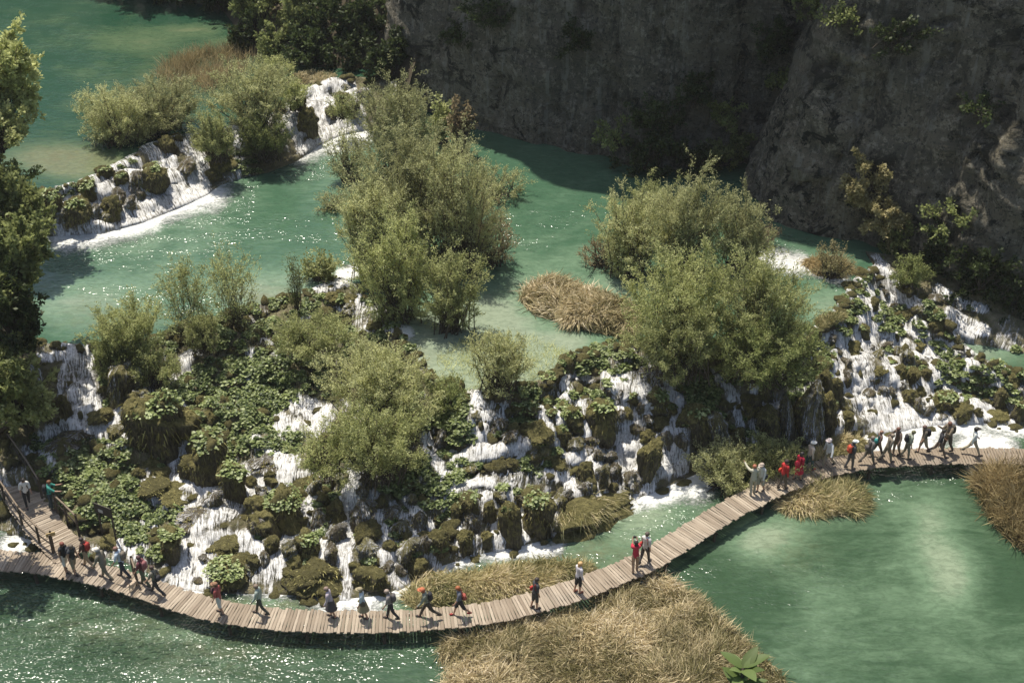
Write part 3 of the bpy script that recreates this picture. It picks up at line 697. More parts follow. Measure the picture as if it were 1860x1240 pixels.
# unseen wooded sides of the gorge, added to darken what the lakes reflect
def forest_mat():
    q = NT('forest')
    p = q.pos(); n = q.noise(p, 0.35, 8, 0.75)
    q.L(q.mix(q.step(n, .35, .65), (0.012, 0.018, 0.008), (0.055, 0.07, 0.028)), q.b.inputs['Base Color']); q.b.inputs['Roughness'].default_value = 1
    q.L(q.bump(n, 2.0), q.b.inputs['Normal'])
    return q.m
M['forest'] = forest_mat()
def ridge(path, h0, h1, depth, seed):
    P = np.array(path, float); seg = np.r_[0, np.cumsum(np.linalg.norm(np.diff(P, axis=0), axis=1))]
    s_ = np.arange(0, seg[-1], 3.0); B = np.stack([np.interp(s_, seg, P[:, i]) for i in range(2)], 1)
    tn = np.gradient(B, axis=0); nr = np.stack([-tn[:, 1], tn[:, 0]], 1); nr /= np.linalg.norm(nr, axis=1)[:, None]
    t = np.linspace(0, 1, 30)
    X = B[:, None, 0] + nr[:, None, 0] * depth * t; Y = B[:, None, 1] + nr[:, None, 1] * depth * t
    Z = h0 + (h1 - h0) * t ** .8 + 3.0 * fbm(X * .08, Y * .08, seed=seed) * np.clip(t * 5, 0, 1)
    n_, m_ = X.shape; i = np.arange(n_ - 1)[:, None] * m_; j = np.arange(m_ - 1)[None]
    F_ = np.stack([i + j, i + m_ + j, i + m_ + j + 1, i + j + 1], -1).reshape(-1, 4)
    tag(link('hills', mesh_np('hills', np.stack([X, Y, Z], -1).reshape(-1, 3), F_, M['forest'])), kind='structure')
ridge([(220, 120), (60, 128), (-40, 150), (-120, 165), (-200, 140), (-230, 60), (-200, -60)][::-1] if False else [(-200, -60), (-230, 60), (-200, 140), (-120, 165), (-40, 150), (60, 128), (220, 120)], 6.0, 95.0, 110.0, 3)
# rocky overlook under the camera
ov = []
for (cx, cy, w, d, z0, z1, sd) in ((0, -7, 60, 12, -1, 40, 1),):
    nx, nz = 60, 50
    X = np.linspace(-w / 2, w / 2, nx)[:, None] * np.ones(nz)[None]; Z = np.linspace(z0, z1, nz)[None] * np.ones(nx)[:, None]
    Y = 6.0 - 0.16 * (Z - z0) + 1.2 * fbm(X * 0.15, Z * 0.15, seed=5)
    G = np.stack([X, Y - 4, Z], -1)
    extra = np.stack([X[:, -1], np.full(nx, -30.0), np.full(nx, z1 + 1.0)], -1)
    i = np.arange(nx - 1)[:, None] * nz; j = np.arange(nz - 1)[None]
    F = np.stack([i + j, i + nz + j, i + nz + j + 1, i + j + 1], -1).reshape(-1, 4)
    a = np.arange(nx - 1)
    F = np.concatenate([F, np.stack([a * nz + nz - 1, (a + 1) * nz + nz - 1, nx * nz + a + 1, nx * nz + a], 1)])
    o = link('overlook_cliff', mesh_np('overlook_cliff', np.concatenate([G.reshape(-1, 3), extra]), F, M['cliff']))
    tag(o, kind='structure')
# ------------------------------------------------------------------ where a place is, in words
ANCH = [((150, 700), 'the tall left-hand fall'), ((230, 790), "the tall left fall's basin"), ((95, 900), 'the woman in teal'), ((196, 925), 'the dark information board'), ((250, 650), 'the bush on the left rim'),
        ((470, 720), 'the leafy upper slope'), ((290, 770), 'the big leaf-topped block'), ((345, 900), 'the widest left stream'), ((410, 1020), 'the spray by the mint walker'), ((570, 860), 'the thin yellowish bush'),
        ((500, 950), 'the left stream meeting'), ((630, 930), 'the straight central stream'), ((570, 1040), 'the great moss dome'), ((675, 1045), 'the paired moss domes'), ((760, 900), 'the dark middle rocks'),
        ((850, 990), 'the back reed bed'), ((640, 540), 'the white basin on the rim'), ((580, 610), 'the low spreading rim bush'), ((550, 500), 'the nearly bare little tree'), ((690, 800), 'the vivid light green bush'), ((860, 800), 'the pale flat cascade terrace'),
        ((910, 660), 'the pale reedy bush'), ((975, 900), 'the block by the reeds'), ((1060, 760), 'the threads of the middle fall'), ((1065, 945), 'the fallen mossy mound'), ((1060, 600), 'the straw islet'),
        ((1190, 720), 'the white double fall'), ((1235, 875), "the double fall's foam"), ((1300, 780), 'the dark rock wall'), ((1350, 740), 'the thin right-hand falls'), ((1450, 800), 'the walkers in red'),
        ((1540, 620), 'the foaming cascade head'), ((1530, 740), "the foaming cascade's left foot"), ((1640, 660), "the foaming cascade's middle"), ((1640, 770), 'the meeting walkers'), ((1505, 540), 'the small turquoise basin'),
        ((1680, 560), 'the cliff shade edge'), ((1760, 690), 'the green right shoulder'), ((1790, 770), 'the walker in white'), ((1810, 610), 'the dark side pool'),
        ((130, 380), 'the leftmost upper fall'), ((230, 350), 'the middle upper fall'), ((300, 290), 'the brightest upper fall'), ((220, 220), 'the rounded upper willow'), ((450, 250), 'the dense upper bush'), ((570, 200), 'the far small falls'), ((640, 190), 'the far shaded fall')]
def where(px, py):
    (ax, ay), nm = min(ANCH, key=lambda a: (a[0][0] - px) ** 2 + (a[0][1] - py) ** 2)
    dx, dy = px - ax, py - ay
    far = math.hypot(dx, dy)
    if far < 16: return 'right beside ' + nm
    an = math.degrees(math.atan2(-dy, dx)) % 360
    w = ['right of', 'above and right of', 'above', 'above and left of', 'left of', 'below and left of', 'below', 'below and right of'][int((an + 22.5) // 45) % 8]
    return ('just ' if far < 30 else ('' if far < 50 else ('some way ' if far < 72 else 'well '))) + w + ' ' + nm

def blades(P, L, Wd, dirs, droop, seed, segs=2):
    r = np.random.default_rng(seed); n = len(P)
    dirs = dirs / (np.linalg.norm(dirs, axis=1)[:, None] + 1e-9)
    side = np.cross(dirs, r.normal(size=(n, 3))); side /= np.linalg.norm(side, axis=1)[:, None] + 1e-9
    t = np.array([0, 0.5, 1.0])
    ctr = P[:, None] + dirs[:, None] * (L[:, None] * t)[..., None] + np.array([0, 0, -1.0]) * (droop * L)[:, None, None] * (t ** 2)[None, :, None]
    w = Wd[:, None] * np.array([0.8, 1.0, 0.15])
    A = ctr - side[:, None] * w[..., None] / 2; B = ctr + side[:, None] * w[..., None] / 2
    V = np.stack([A[:, 0], B[:, 0], A[:, 1], B[:, 1], ctr[:, 2]], 1).reshape(-1, 3)
    b = np.arange(n)[:, None] * 5
    Q = b + np.array([0, 1, 3, 2]); T = b + np.array([2, 3, 4])
    return V, [Q, T], np.repeat(r.random(n), 5)

# ------------------------------------------------------------------ mossy tufa mounds
def ico(sub):
    import bmesh
    bm = bmesh.new(); bmesh.ops.create_icosphere(bm, subdivisions=sub, radius=1.0)
    V = np.array([v.co[:] for v in bm.verts]); F = np.array([[v.index for v in f.verts] for f in bm.faces])
    bm.free(); return V, F
IV, IF = ico(4)
def rock_geo(seed, tall):
    V = IV.copy(); r = np.random.default_rng(seed)
    x, y, z = V.T
    th = np.arctan2(y, x)
    side = np.sqrt(np.clip(1 - z * z, 0, 1))
    lump = 1 + 0.42 * fbm(x * 1.3 + seed, y * 1.4, z * 1.4, seed, 4) + 0.09 * fbm(x * 5, y * 5, z * 5, seed + 2, 4)
    drape = 1 + 0.09 * vnoise(np.cos(th) * 4 + seed, np.sin(th) * 4, z * 0.5, seed + 4) * side + 0.05 * vnoise(np.cos(th) * 10, np.sin(th) * 10, z * 0.8, seed + 7) * side
    zz = np.where(z > 0, z * 0.75, z * tall)
    flare = np.where(z < 0, np.maximum(side, np.sqrt(np.clip(1 - (z * 0.82) ** 6, 0, 1))), side)
    f = flare / np.maximum(side, 1e-6)
    f = np.clip(f, 1, 3.2)
    V = np.stack([x * f * lump * drape, y * f * lump * drape * r.uniform(.8, 1.1), zz * lump], 1)
    return V
VEILS = {'low': [], 'tall': []}; MOSS = {'low': [], 'tall': []}
ROCKS = {}
for kind, talls in (('low', (0.7, 0.8, 0.9, 0.75)), ('tall', (1.6, 1.9, 2.2, 1.7))):
    ROCKS[kind] = []
    for i, t in enumerate(talls):
        rv = rock_geo(100 + i + len(kind) * 7, t); th_ = np.arctan2(rv[:, 1], rv[:, 0])
        VEILS[kind].append(mesh_np('water_veil', rv * (1.05, 1.05, 1.03), IF, M['white'], {'wet': ('FLOAT', .50 + .10 * fbm(np.cos(th_) * 1.5 + i, np.sin(th_) * 1.5, rv[:, 2] * .3, i)), 'flow': ('FLOAT_VECTOR', np.stack([th_ * 1.1, rv[:, 2] * 1.4, 0 * th_], 1))}))
        k_ = np.random.default_rng(i + 40); pi = k_.integers(0, len(rv), 520); pi = pi[rv[pi, 2] > -t * .75]
        nn_ = rv[pi] / np.linalg.norm(rv[pi], axis=1)[:, None]
        bv, bf, br = blades(rv[pi], k_.uniform(.10, .30, len(pi)), k_.uniform(.03, .06, len(pi)), nn_ + k_.normal(size=(len(pi), 3)) * .6 - (0, 0, .1), k_.uniform(.4, 1.3, len(pi)), i)
        MOSS[kind].append(mesh_np('moss', bv, bf, M['moss'], {'rnd': ('FLOAT', br)}, smooth=False))
        ROCKS[kind].append([mesh_np('mossy_mound', rock_geo(100 + i + len(kind) * 7, t), IF, M[m]) for m in ('moss_rock', 'wet_rock')])

rocks_put = []
def rock_at(cx, cy, w, h, wet=False, label=None, leafy=0.0, group='mossy tufa mounds standing in the cascades', zmin=None):
    """cx, cy centre and w, h size in the photo of the mound to build; it is stood on the slope there"""
    foot = on_slope(cx, cy + h * 0.42, zmin)
    s = scale_at(foot); p = pitch_at(foot)
    rx = w / s / 2
    H = max(0.55 * rx, (h / s - 1.2 * rx * math.sin(p)) / math.cos(p))
    kind = 'tall' if H > 2.2 * rx else 'low'
    tall = 1.9 if kind == 'tall' else 0.8
    sz = (H * 1.12) / (0.75 + tall)
    top = at(cx, cy, foot[2])          # for the depth direction only
    loc = foot + np.array([0, rx * 0.45, sz * tall - 0.12 * H])
    k = random.randrange(4)
    o = link('mossy_mound', ROCKS[kind][k][1 if wet else 0], loc=loc, rot=(random.gauss(0, .08), random.gauss(0, .08), random.uniform(0, 6.28)), sca=(rx * random.uniform(.85, 1.15), rx * random.uniform(.8, 1.1), sz))
    size = 'broad' if w > 75 else ('tall narrow' if h > 1.5 * w and h > 40 else ('knee-high' if w < 26 else 'rounded'))
    look = 'brown water-washed' if wet else ('leaf-topped' if leafy else 'olive mossy')
    tag(o, label or f'{size} {look} mound {where(cx, cy)}', 'tufa mound', group)
    rocks_put.append((cx, cy, w, h))
    tag(link('moss', MOSS[kind][k], o), kind='stuff')
    if wet or (not leafy and random.random() < .22):
        vm = VEILS[kind][k]; tag(link('water_veil', vm, o), kind='stuff')
    if leafy: leafy_top(loc, rx, sz, cx, cy, leafy)
    return o

# ------------------------------------------------------------------ broad-leaved waterside plants
def disc_leaves(P, N, R, seed):
    """round cupped leaves: centres P, normals N, radii R"""
    r = np.random.default_rng(seed); n = len(P)
    N = N / (np.linalg.norm(N, axis=1)[:, None] + 1e-9)
    a = np.cross(N, r.normal(size=(n, 3))); a /= np.linalg.norm(a, axis=1)[:, None] + 1e-9
    b = np.cross(N, a)
    th = np.array([0.35, 1.3, 2.4, 3.5 + .35, 4.6, 5.7])
    rim = P[:, None] + R[:, None, None] * (np.cos(th)[None, :, None] * a[:, None] + np.sin(th)[None, :, None] * b[:, None]) + (0.16 * R)[:, None, None] * N[:, None]
    V = np.concatenate([P[:, None], rim], 1).reshape(-1, 3)
    base = np.arange(n)[:, None] * 7
    F = np.stack([np.stack([base[:, 0], base[:, 0] + 1 + k, base[:, 0] + 1 + (k + 1) % 6], 1) for k in range(6)], 1).reshape(-1, 3)
    rnd = np.repeat(r.random(n), 7)
    return V, F, rnd
def clump_geo(seed, n=150, flat=0.55, lr=(0.10, 0.19)):
    r = np.random.default_rng(seed)
    d = r.normal(size=(n, 3)); d[:, 2] = np.abs(d[:, 2]); d /= np.linalg.norm(d, axis=1)[:, None]
    rad = r.uniform(0.45, 1.0, n) ** 0.5 * (1 + 0.35 * vnoise(d[:, 0] * 2.2, d[:, 1] * 2.2, d[:, 2] * 2.2, seed))
    P = d * rad[:, None] * np.array([1, 1, flat])
    N = d * 0.45 + r.normal(size=(n, 3)) * 0.35 + np.array([0, 0, 1.0])
    return disc_leaves(P, N, r.uniform(*lr, n), seed)
CLUMPS = []
for i in range(15):
    V, F, rd = clump_geo(300 + i, (120, 230, 620)[i // 5], (0.5, 0.62, 0.45, 0.7)[i % 4], ((.13, .22), (.085, .15), (.045, .085))[i // 5])
    CLUMPS.append(mesh_np('butterbur', V, F, M['leaf_butterbur'], {'rnd': ('FLOAT', rd)}, smooth=False))
clump_n = [0]
stuff_leaves = []
def clump(P, s, sz=None, px=None, py=None, onrock=False):
    if px is None: px, py = proj(P)
    clump_n[0] += 1
    i = random.randrange(5) + (0 if s < .5 else (5 if s < .85 else 10))
    if clump_n[0] <= 292:
        o = link('butterbur_plant', CLUMPS[i], loc=P, rot=(random.uniform(-.25, .1), random.uniform(-.2, .2), random.uniform(0, 6.28)), sca=(s, s, (sz or s)))
        size = 'broad' if s > 1.1 else ('wide' if s > 0.85 else ('tiny' if s < .3 else ('low' if s < .38 else ('small' if s < 0.48 else 'bushy'))))
        tag(o, f"{size} round-leaved clump {'on a mound ' if onrock else ''}{where(px, py)}", 'leafy plant', 'round-leaved plants covering the cascades')
    else:
        stuff_leaves.append((P, s, i))
def leafy_top(loc, rx, sz, cx, cy, amt):
    s = rx * 1.02 * amt
    clump(loc + np.array([0, -0.1 * rx, sz * 0.42]), s, max(sz * 0.75, s * .5), cx, cy, True)

def in_poly(x, y, poly):
    c = False
    for (x1, y1), (x2, y2) in zip(poly, poly[1:] + poly[:1]):
        if (y1 > y) != (y2 > y) and x < (x2 - x1) * (y - y1) / (y2 - y1) + x1: c = not c
    return c
def zp(o, *p): return [(o[0] + x / 2.48, o[1] + y / 2.48) for x, y in p]
def zr(o, x, y, w, h, **k): rock_at(o[0] + x / 2.48, o[1] + y / 2.48, w / 2.48, h / 2.48, **k)

for x, y, w, h, l in ((720, 420, 250, 300, .9), (855, 620, 95, 120, 0), (945, 570, 170, 230, .85), (1060, 690, 125, 180, .95), (1020, 1090, 160, 120, 1.1), (780, 970, 110, 160, 1.05), (1150, 800, 90, 120, 0), (1190, 880, 90, 140, 0),
                      (900, 640, 70, 120, 0), (980, 640, 60, 110, .9), (780, 420, 110, 260, .9), (560, 230, 150, 200, .0), (500, 150, 120, 190, .9), (640, 330, 80, 130, 0), (300, 360, 50, 130, 0), (160, 300, 110, 260, 0), (90, 230, 100, 150, 0)):
    zr(ZA, x, y, w, h, leafy=l)
for x, y, w, h, wt in ((455, 385, 90, 80, 0), (525, 447, 82, 60, 0), (590, 392, 80, 80, 0), (1015, 960, 155, 110, 0), (1110, 1022, 100, 70, 0), (1225, 970, 60, 90, 0), (790, 735, 125, 70, 0), (700, 702, 130, 80, 0),
                       (720, 640, 95, 55, 0), (945, 388, 60, 60, 0), (930, 1022, 70, 50, 1), (885, 845, 130, 60, 1), (960, 760, 90, 80, 1), (1120, 1080, 60, 60, 0), (680, 590, 80, 50, 0), (900, 320, 50, 50, 0), (350, 480, 140, 60, 1), (270, 520, 120, 60, 1),
                       (620, 650, 60, 60, 0), (1220, 660, 50, 60, 0), (1140, 600, 60, 50, 1), (740, 1085, 60, 50, 0), (860, 750, 50, 40, 0), (900, 1120, 60, 40, 1), (490, 950, 90, 60, 0)):
    zr(ZA, x, y, w, h, wet=bool(wt))
for x, y, w, h, wt, l in ((310, 970, 205, 150, 0, 0), (560, 975, 150, 120, 0, 0), (716, 868, 110, 120, 0, 0), (770, 940, 85, 85, 0, 0), (540, 790, 112, 112, 0, 0), (545, 870, 88, 92, 0, 0), (530, 690, 112, 112, 1, 0), (700, 768, 108, 90, 0, 0),
                       (870, 832, 90, 122, 0, 0), (985, 825, 85, 105, 0, 0), (1075, 818, 60, 80, 0, 0), (1175, 740, 85, 165, 0, .6), (782, 740, 62, 92, 1, 0), (800, 855, 55, 115, 1, 0), (105, 845, 62, 84, 0, 0), (25, 920, 55, 75, 0, 0),
                       (180, 975, 50, 50, 0, 0), (218, 920, 75, 75, 0, 0), (235, 582, 140, 72, 0, 0), (300, 582, 62, 70, 0, 0), (345, 640, 62, 70, 0, 0), (402, 690, 82, 92, 0, 0), (168, 680, 165, 200, 0, 1.0), (270, 845, 95, 115, 0, 1.05),
                       (380, 882, 62, 85, 1, 0), (402, 785, 82, 92, 1, 0), (1005, 660, 90, 120, 0, .9), (1090, 700, 60, 100, 0, 0), (885, 360, 62, 85, 1, 0), (960, 385, 52, 62, 1, 0), (640, 850, 60, 60, 0, 0), (650, 700, 70, 70, 1, 0), (600, 650, 60, 60, 0, 0),
                       (195, 870, 70, 100, 0, 0), (50, 760, 90, 120, 1, 0), (70, 620, 60, 90, 1, 0), (115, 560, 60, 60, 0, 0), (15, 560, 50, 60, 0, 0), (85, 470, 120, 50, 1, 0), (80, 900, 40, 60, 1, 0), (630, 940, 60, 60, 1, 0), (690, 960, 50, 60, 1, 0),
                       (480, 940, 50, 60, 0, 0), (500, 1010, 50, 40, 0, 0), (620, 1020, 45, 40, 0, 0), (940, 700, 50, 80, 0, 0), (1010, 740, 60, 90, 1, 0), (1220, 620, 60, 60, 0, 0), (1130, 300, 70, 60, 1, 0), (1190, 330, 60, 60, 0, 0), (1110, 470, 60, 50, 0, 0),
                       (1030, 270, 50, 50, 0, 0), (1000, 480, 120, 50, 0, 0), (430, 540, 60, 60, 0, 0), (520, 600, 60, 60, 1, 0), (740, 640, 50, 60, 0, 0), (250, 740, 50, 60, 0, 0), (30, 480, 60, 40, 1, 0), (320, 720, 60, 80, 1, 0), (370, 560, 50, 60, 1, 0)):
    zr(ZB, x, y, w, h, wet=bool(wt), leafy=l)
for x, y, w, h, wt, l in ((480, 535, 125, 185, 0, .9), (340, 530, 105, 120, 0, .9), (195, 585, 118, 90, 0, 0), (292, 590, 78, 92, 0, .7), (632, 570, 62, 70, 1, 0), (700, 335, 115, 85, 1, 0), (735, 440, 95, 100, 0, 1.0), (738, 540, 100, 80, 0, 0),
                       (685, 602, 62, 60, 0, 0), (705, 710, 115, 185, 0, 0), (345, 740, 72, 60, 0, 0), (405, 755, 62, 82, 0, 0), (487, 790, 62, 125, 0, 0), (250, 682, 92, 62, 0, 0), (190, 950, 135, 190, 0, .8), (65, 980, 85, 160, 0, 0), (290, 905, 62, 85, 0, 0),
                       (145, 850, 90, 70, 0, .8), (905, 560, 130, 210, 0, .8), (990, 590, 90, 180, 0, 0), (1140, 462, 85, 85, 0, 0), (1222, 540, 70, 150, 0, 0), (1030, 632, 62, 60, 1, 0), (618, 425, 55, 65, 0, 1), (545, 420, 50, 60, 1, 0), (100, 450, 90, 60, 0, 1),
                       (230, 450, 60, 60, 0, 1), (790, 480, 60, 70, 0, .9), (850, 520, 70, 80, 0, 0), (560, 520, 50, 80, 1, 0), (430, 610, 90, 60, 1, 0), (520, 700, 50, 70, 1, 0), (610, 800, 90, 90, 1, 0), (540, 760, 60, 80, 1, 0), (400, 850, 60, 90, 1, 0),
                       (330, 880, 50, 80, 1, 0), (20, 880, 60, 80, 0, 0), (110, 890, 60, 80, 1, 0), (360, 640, 70, 70, 0, 0), (410, 670, 50, 50, 1, 0), (300, 470, 60, 50, 0, 1), (250, 500, 50, 50, 0, 1), (30, 560, 60, 80, 1, 0), (70, 600, 60, 60, 1, 0),
                       (60, 720, 80, 60, 0, 0), (200, 660, 90, 60, 0, 0), (280, 720, 60, 50, 0, 0), (460, 690, 60, 60, 1, 0), (770, 620, 60, 90, 1, 0), (830, 640, 50, 110, 1, 0), (590, 500, 50, 60, 0, 0), (660, 470, 50, 60, 1, 0), (690, 520, 50, 50, 1, 0),
                       (450, 350, 50, 40, 1, 0), (500, 390, 60, 50, 1, 0), (1090, 620, 60, 110, 0, 0), (960, 500, 90, 50, 0, 0)):
    zr(ZC, x, y, w, h, wet=bool(wt), leafy=l)
for x, y, w, h, wt, l in ((465, 577, 65, 62, 0, 0), (440, 648, 60, 60, 1, 0), (433, 702, 64, 66, 1, 0), (435, 832, 66, 62, 0, 0), (482, 958, 76, 62, 0, 0), (440, 905, 55, 85, 0, 0), (380, 765, 62, 110, 0, 0), (588, 602, 44, 44, 0, 0), (667, 592, 52, 50, 0, 0),
                       (587, 668, 64, 40, 0, 0), (712, 622, 66, 84, 0, 0), (682, 680, 62, 62, 0, 0), (740, 702, 64, 84, 0, 0), (797, 692, 52, 62, 0, 0), (602, 722, 42, 44, 1, 0), (642, 778, 44, 50, 1, 0), (726, 800, 62, 72, 0, 0), (760, 840, 62, 72, 1, 0),
                       (802, 860, 50, 60, 1, 0), (970, 860, 80, 78, 0, 0), (930, 882, 42, 44, 0, 0), (1030, 872, 42, 52, 0, 0), (885, 815, 100, 95, 0, 1.0), (515, 505, 55, 72, 0, .9), (772, 556, 52, 36, 0, 0), (1130, 875, 100, 45, 0, 0), (1220, 860, 60, 90, 0, .8),
                       (840, 642, 52, 32, 0, 0), (545, 775, 50, 36, 1, 0), (605, 770, 40, 50, 1, 0), (360, 530, 60, 50, 1, 0), (300, 520, 50, 50, 0, 0), (540, 570, 40, 30, 1, 0), (620, 560, 50, 40, 1, 0), (550, 720, 40, 36, 1, 0), (770, 770, 50, 50, 0, 0),
                       (690, 745, 40, 40, 1, 0), (400, 590, 40, 40, 1, 0), (640, 640, 44, 36, 0, 1.0), (560, 380, 50, 60, 0, 0), (620, 330, 40, 40, 1, 0), (660, 390, 40, 40, 1, 0), (720, 420, 60, 40, 0, 0), (600, 290, 50, 40, 1, 0), (690, 300, 50, 40, 0, 0),
                       (790, 400, 60, 50, 0, 0), (850, 460, 70, 50, 0, 0), (840, 350, 60, 40, 1, 0), (905, 470, 40, 30, 1, 0), (930, 380, 50, 40, 1, 0), (1130, 800, 60, 90, 0, 0), (1190, 720, 60, 60, 0, 0), (330, 650, 60, 50, 0, .9), (340, 730, 60, 110, 0, 0),
                       (280, 860, 90, 230, 0, 0), (350, 880, 80, 180, 0, 0), (230, 900, 70, 180, 0, .6), (90, 920, 110, 150, 0, 0), (20, 830, 90, 110, 0, 0), (60, 780, 60, 90, 0, 0), (160, 900, 60, 180, 0, 0), (950, 720, 50, 50, 0, 0), (870, 880, 40, 30, 1, 0)):
    zr(ZD, x, y, w, h, wet=bool(wt), leafy=l)
for x, y, w, h, wt, l in ((140, 385, 45, 50, 0, .9), (205, 380, 40, 44, 0, 0), (282, 325, 40, 55, 0, .8), (270, 303, 24, 20, 0, 0), (195, 393, 32, 22, 0, 0), (250, 330, 30, 34, 1, 0), (190, 312, 28, 24, 0, .9), (220, 325, 22, 26, 0, .9), (160, 345, 36, 40, 0, .9),
                       (95, 375, 40, 60, 0, .9), (305, 265, 26, 36, 0, 0), (340, 300, 30, 24, 1, 0), (560, 225, 32, 50, 0, 0), (620, 185, 30, 30, 0, .7), (640, 195, 26, 36, 1, 0), (545, 190, 20, 24, 0, 0), (600, 205, 18, 24, 1, 0), (400, 290, 40, 34, 0, .9),
                       (385, 315, 36, 24, 0, 0), (215, 355, 24, 26, 1, 0), (235, 370, 22, 26, 1, 0), (175, 385, 20, 28, 1, 0), (660, 175, 24, 30, 1, 0), (628, 160, 22, 18, 0, 0), (255, 355, 18, 20, 1, 0), (118, 395, 24, 36, 0, 0)):
    rock_at(x, y, w, h, wet=bool(wt), leafy=l, group='mossy tufa mounds in the upper falls')
for x, y, w, h in ((608, 500, 26, 16), (575, 508, 22, 16), (640, 540, 24, 14), (560, 545, 30, 16), (600, 540, 28, 20), (640, 560, 24, 20), (680, 590, 30, 20), (700, 540, 40, 30), (730, 590, 36, 26), (480, 560, 24, 14), (500, 590, 26, 16), (535, 570, 20, 12), (450, 580, 20, 14), (660, 620, 26, 16)):
    rock_at(x, y, w, h, wet=random.random() < .4)
# ------------------------------------------------------------------ leafy areas
AREAS = [
    (zp(ZA, (330, 460), (600, 480), (600, 600), (640, 700), (640, 880), (560, 960), (400, 930), (300, 820), (260, 640), (300, 560)), 30, 1.0),
    (zp(ZA, (560, 830), (660, 800), (830, 800), (830, 950), (740, 1060), (600, 1010), (540, 900)), 30, .9),
    (zp(ZA, (730, 250), (800, 230), (950, 130), (1240, 110), (1240, 420), (1080, 480), (900, 440), (830, 340)), 30, 1.0),
    (zp(ZA, (900, 460), (1040, 450), (1090, 600), (1000, 560), (900, 540)), 28, .8), (zp(ZA, (1100, 430), (1240, 420), (1240, 500), (1150, 540), (1090, 560)), 30, .9), (zp(ZA, (430, 170), (640, 190), (760, 200), (620, 280), (500, 250)), 34, .6),
    (zp(ZB, (0, 0), (330, 0), (350, 120), (260, 190), (180, 230), (110, 300), (110, 370), (0, 380)), 28, 1.0), (zp(ZB, (130, 310), (240, 310), (260, 420), (180, 460), (110, 400)), 28, 1.0), (zp(ZB, (30, 430), (130, 430), (120, 490), (30, 500)), 28, .9),
    (zp(ZB, (880, 150), (1000, 180), (1010, 300), (1010, 380), (940, 400), (860, 320), (830, 240)), 28, 1.0), (zp(ZB, (860, 430), (940, 420), (1010, 530), (1020, 560), (960, 580), (900, 540)), 26, 1.0),
    (zp(ZB, (560, 470), (780, 460), (900, 550), (980, 640), (960, 700), (880, 760), (830, 720), (780, 660), (660, 620), (560, 560)), 30, .95), (zp(ZB, (290, 640), (360, 640), (360, 800), (300, 840), (280, 740)), 28, .9),
    (zp(ZB, (1040, 560), (1240, 560), (1240, 620), (1120, 640), (1040, 610)), 30, .5), (zp(ZB, (400, 470), (460, 480), (430, 540), (350, 540)), 30, .5),
    (zp(ZC, (300, 220), (560, 170), (660, 270), (640, 330), (500, 370), (430, 320), (330, 310)), 30, 1.0), (zp(ZC, (280, 420), (440, 370), (510, 420), (500, 470), (400, 450), (380, 570), (320, 570)), 28, .85),
    (zp(ZC, (200, 310), (310, 290), (340, 360), (240, 360)), 26, .7), (zp(ZC, (650, 270), (830, 280), (850, 380), (780, 360)), 30, .7), (zp(ZC, (800, 330), (950, 300), (1010, 400), (1020, 540), (930, 520), (900, 620), (830, 560), (870, 470)), 30, .95),
    (zp(ZC, (1020, 310), (1240, 300), (1240, 420), (1160, 350), (1060, 380)), 30, .9), (zp(ZC, (60, 380), (190, 380), (200, 480), (80, 500)), 30, .5), (zp(ZC, (0, 360), (200, 370), (180, 420), (0, 430)), 32, .5), (zp(ZC, (100, 700), (200, 680), (230, 780), (120, 800)), 28, .4),
    (zp(ZD, (430, 245), (540, 240), (530, 330), (520, 440), (440, 450), (420, 410), (470, 380)), 24, 1.0), (zp(ZD, (545, 390), (620, 400), (690, 400), (700, 470), (720, 520), (680, 540), (600, 520)), 25, .95),
    (zp(ZD, (820, 530), (880, 560), (1000, 640), (1110, 640), (1110, 780), (1050, 830), (980, 820), (900, 740), (830, 610)), 26, .95), (zp(ZD, (345, 415), (440, 440), (470, 520), (400, 510), (340, 450)), 25, .95), (zp(ZD, (1110, 600), (1240, 580), (1240, 860), (1160, 820), (1110, 700)), 27, .85),
    (zp(ZD, (740, 440), (800, 450), (810, 540), (770, 530)), 24, .9), (zp(ZD, (280, 520), (360, 570), (390, 650), (300, 640)), 26, .9), (zp(ZD, (140, 640), (300, 650), (380, 740), (330, 860), (220, 870), (130, 780)), 27, .95), (zp(ZD, (840, 690), (900, 700), (890, 790), (840, 760)), 25, .8),
    (zp(ZD, (560, 320), (610, 330), (600, 380), (560, 370)), 22, .9), (zp(ZD, (0, 690), (140, 680), (130, 780), (0, 740)), 28, .9), (zp(ZD, (860, 500), (930, 490), (930, 540), (870, 540)), 22, .8), (zp(ZD, (610, 580), (650, 590), (650, 660), (610, 650)), 22, .9),
    ([(90, 350), (115, 335), (150, 325), (170, 330), (160, 345), (105, 360)], 16, .95), ([(180, 300), (215, 285), (250, 290), (235, 305), (190, 320)], 16, .9), ([(240, 290), (290, 300), (300, 330), (270, 320)], 18, .4), ([(380, 280), (440, 270), (500, 290), (460, 320), (400, 310)], 18, .8),
    ([(430, 600), (560, 560), (640, 570), (660, 620), (600, 640), (480, 650), (420, 640)], 30, .6), ([(540, 530), (600, 540), (600, 560), (530, 560)], 20, .6), ([(650, 500), (700, 510), (720, 600), (660, 580)], 26, .4), ([(400, 560), (450, 570), (440, 620), (390, 620)], 26, .8),
    ([(60, 790), (110, 800), (130, 860), (90, 880), (60, 840)], 28, .8), ([(0, 860), (30, 880), (20, 950), (0, 960)], 26, .5)]
r = np.random.default_rng(31); PM2 = bands['main']['V']; q2 = proj(PM2)
ok2 = np.where((q2[:, 0] > 150) & (q2[:, 0] < 1860) & (PM2[:, 2] > .4) & (bands['main']['wet'] < .47))[0]
spots = []
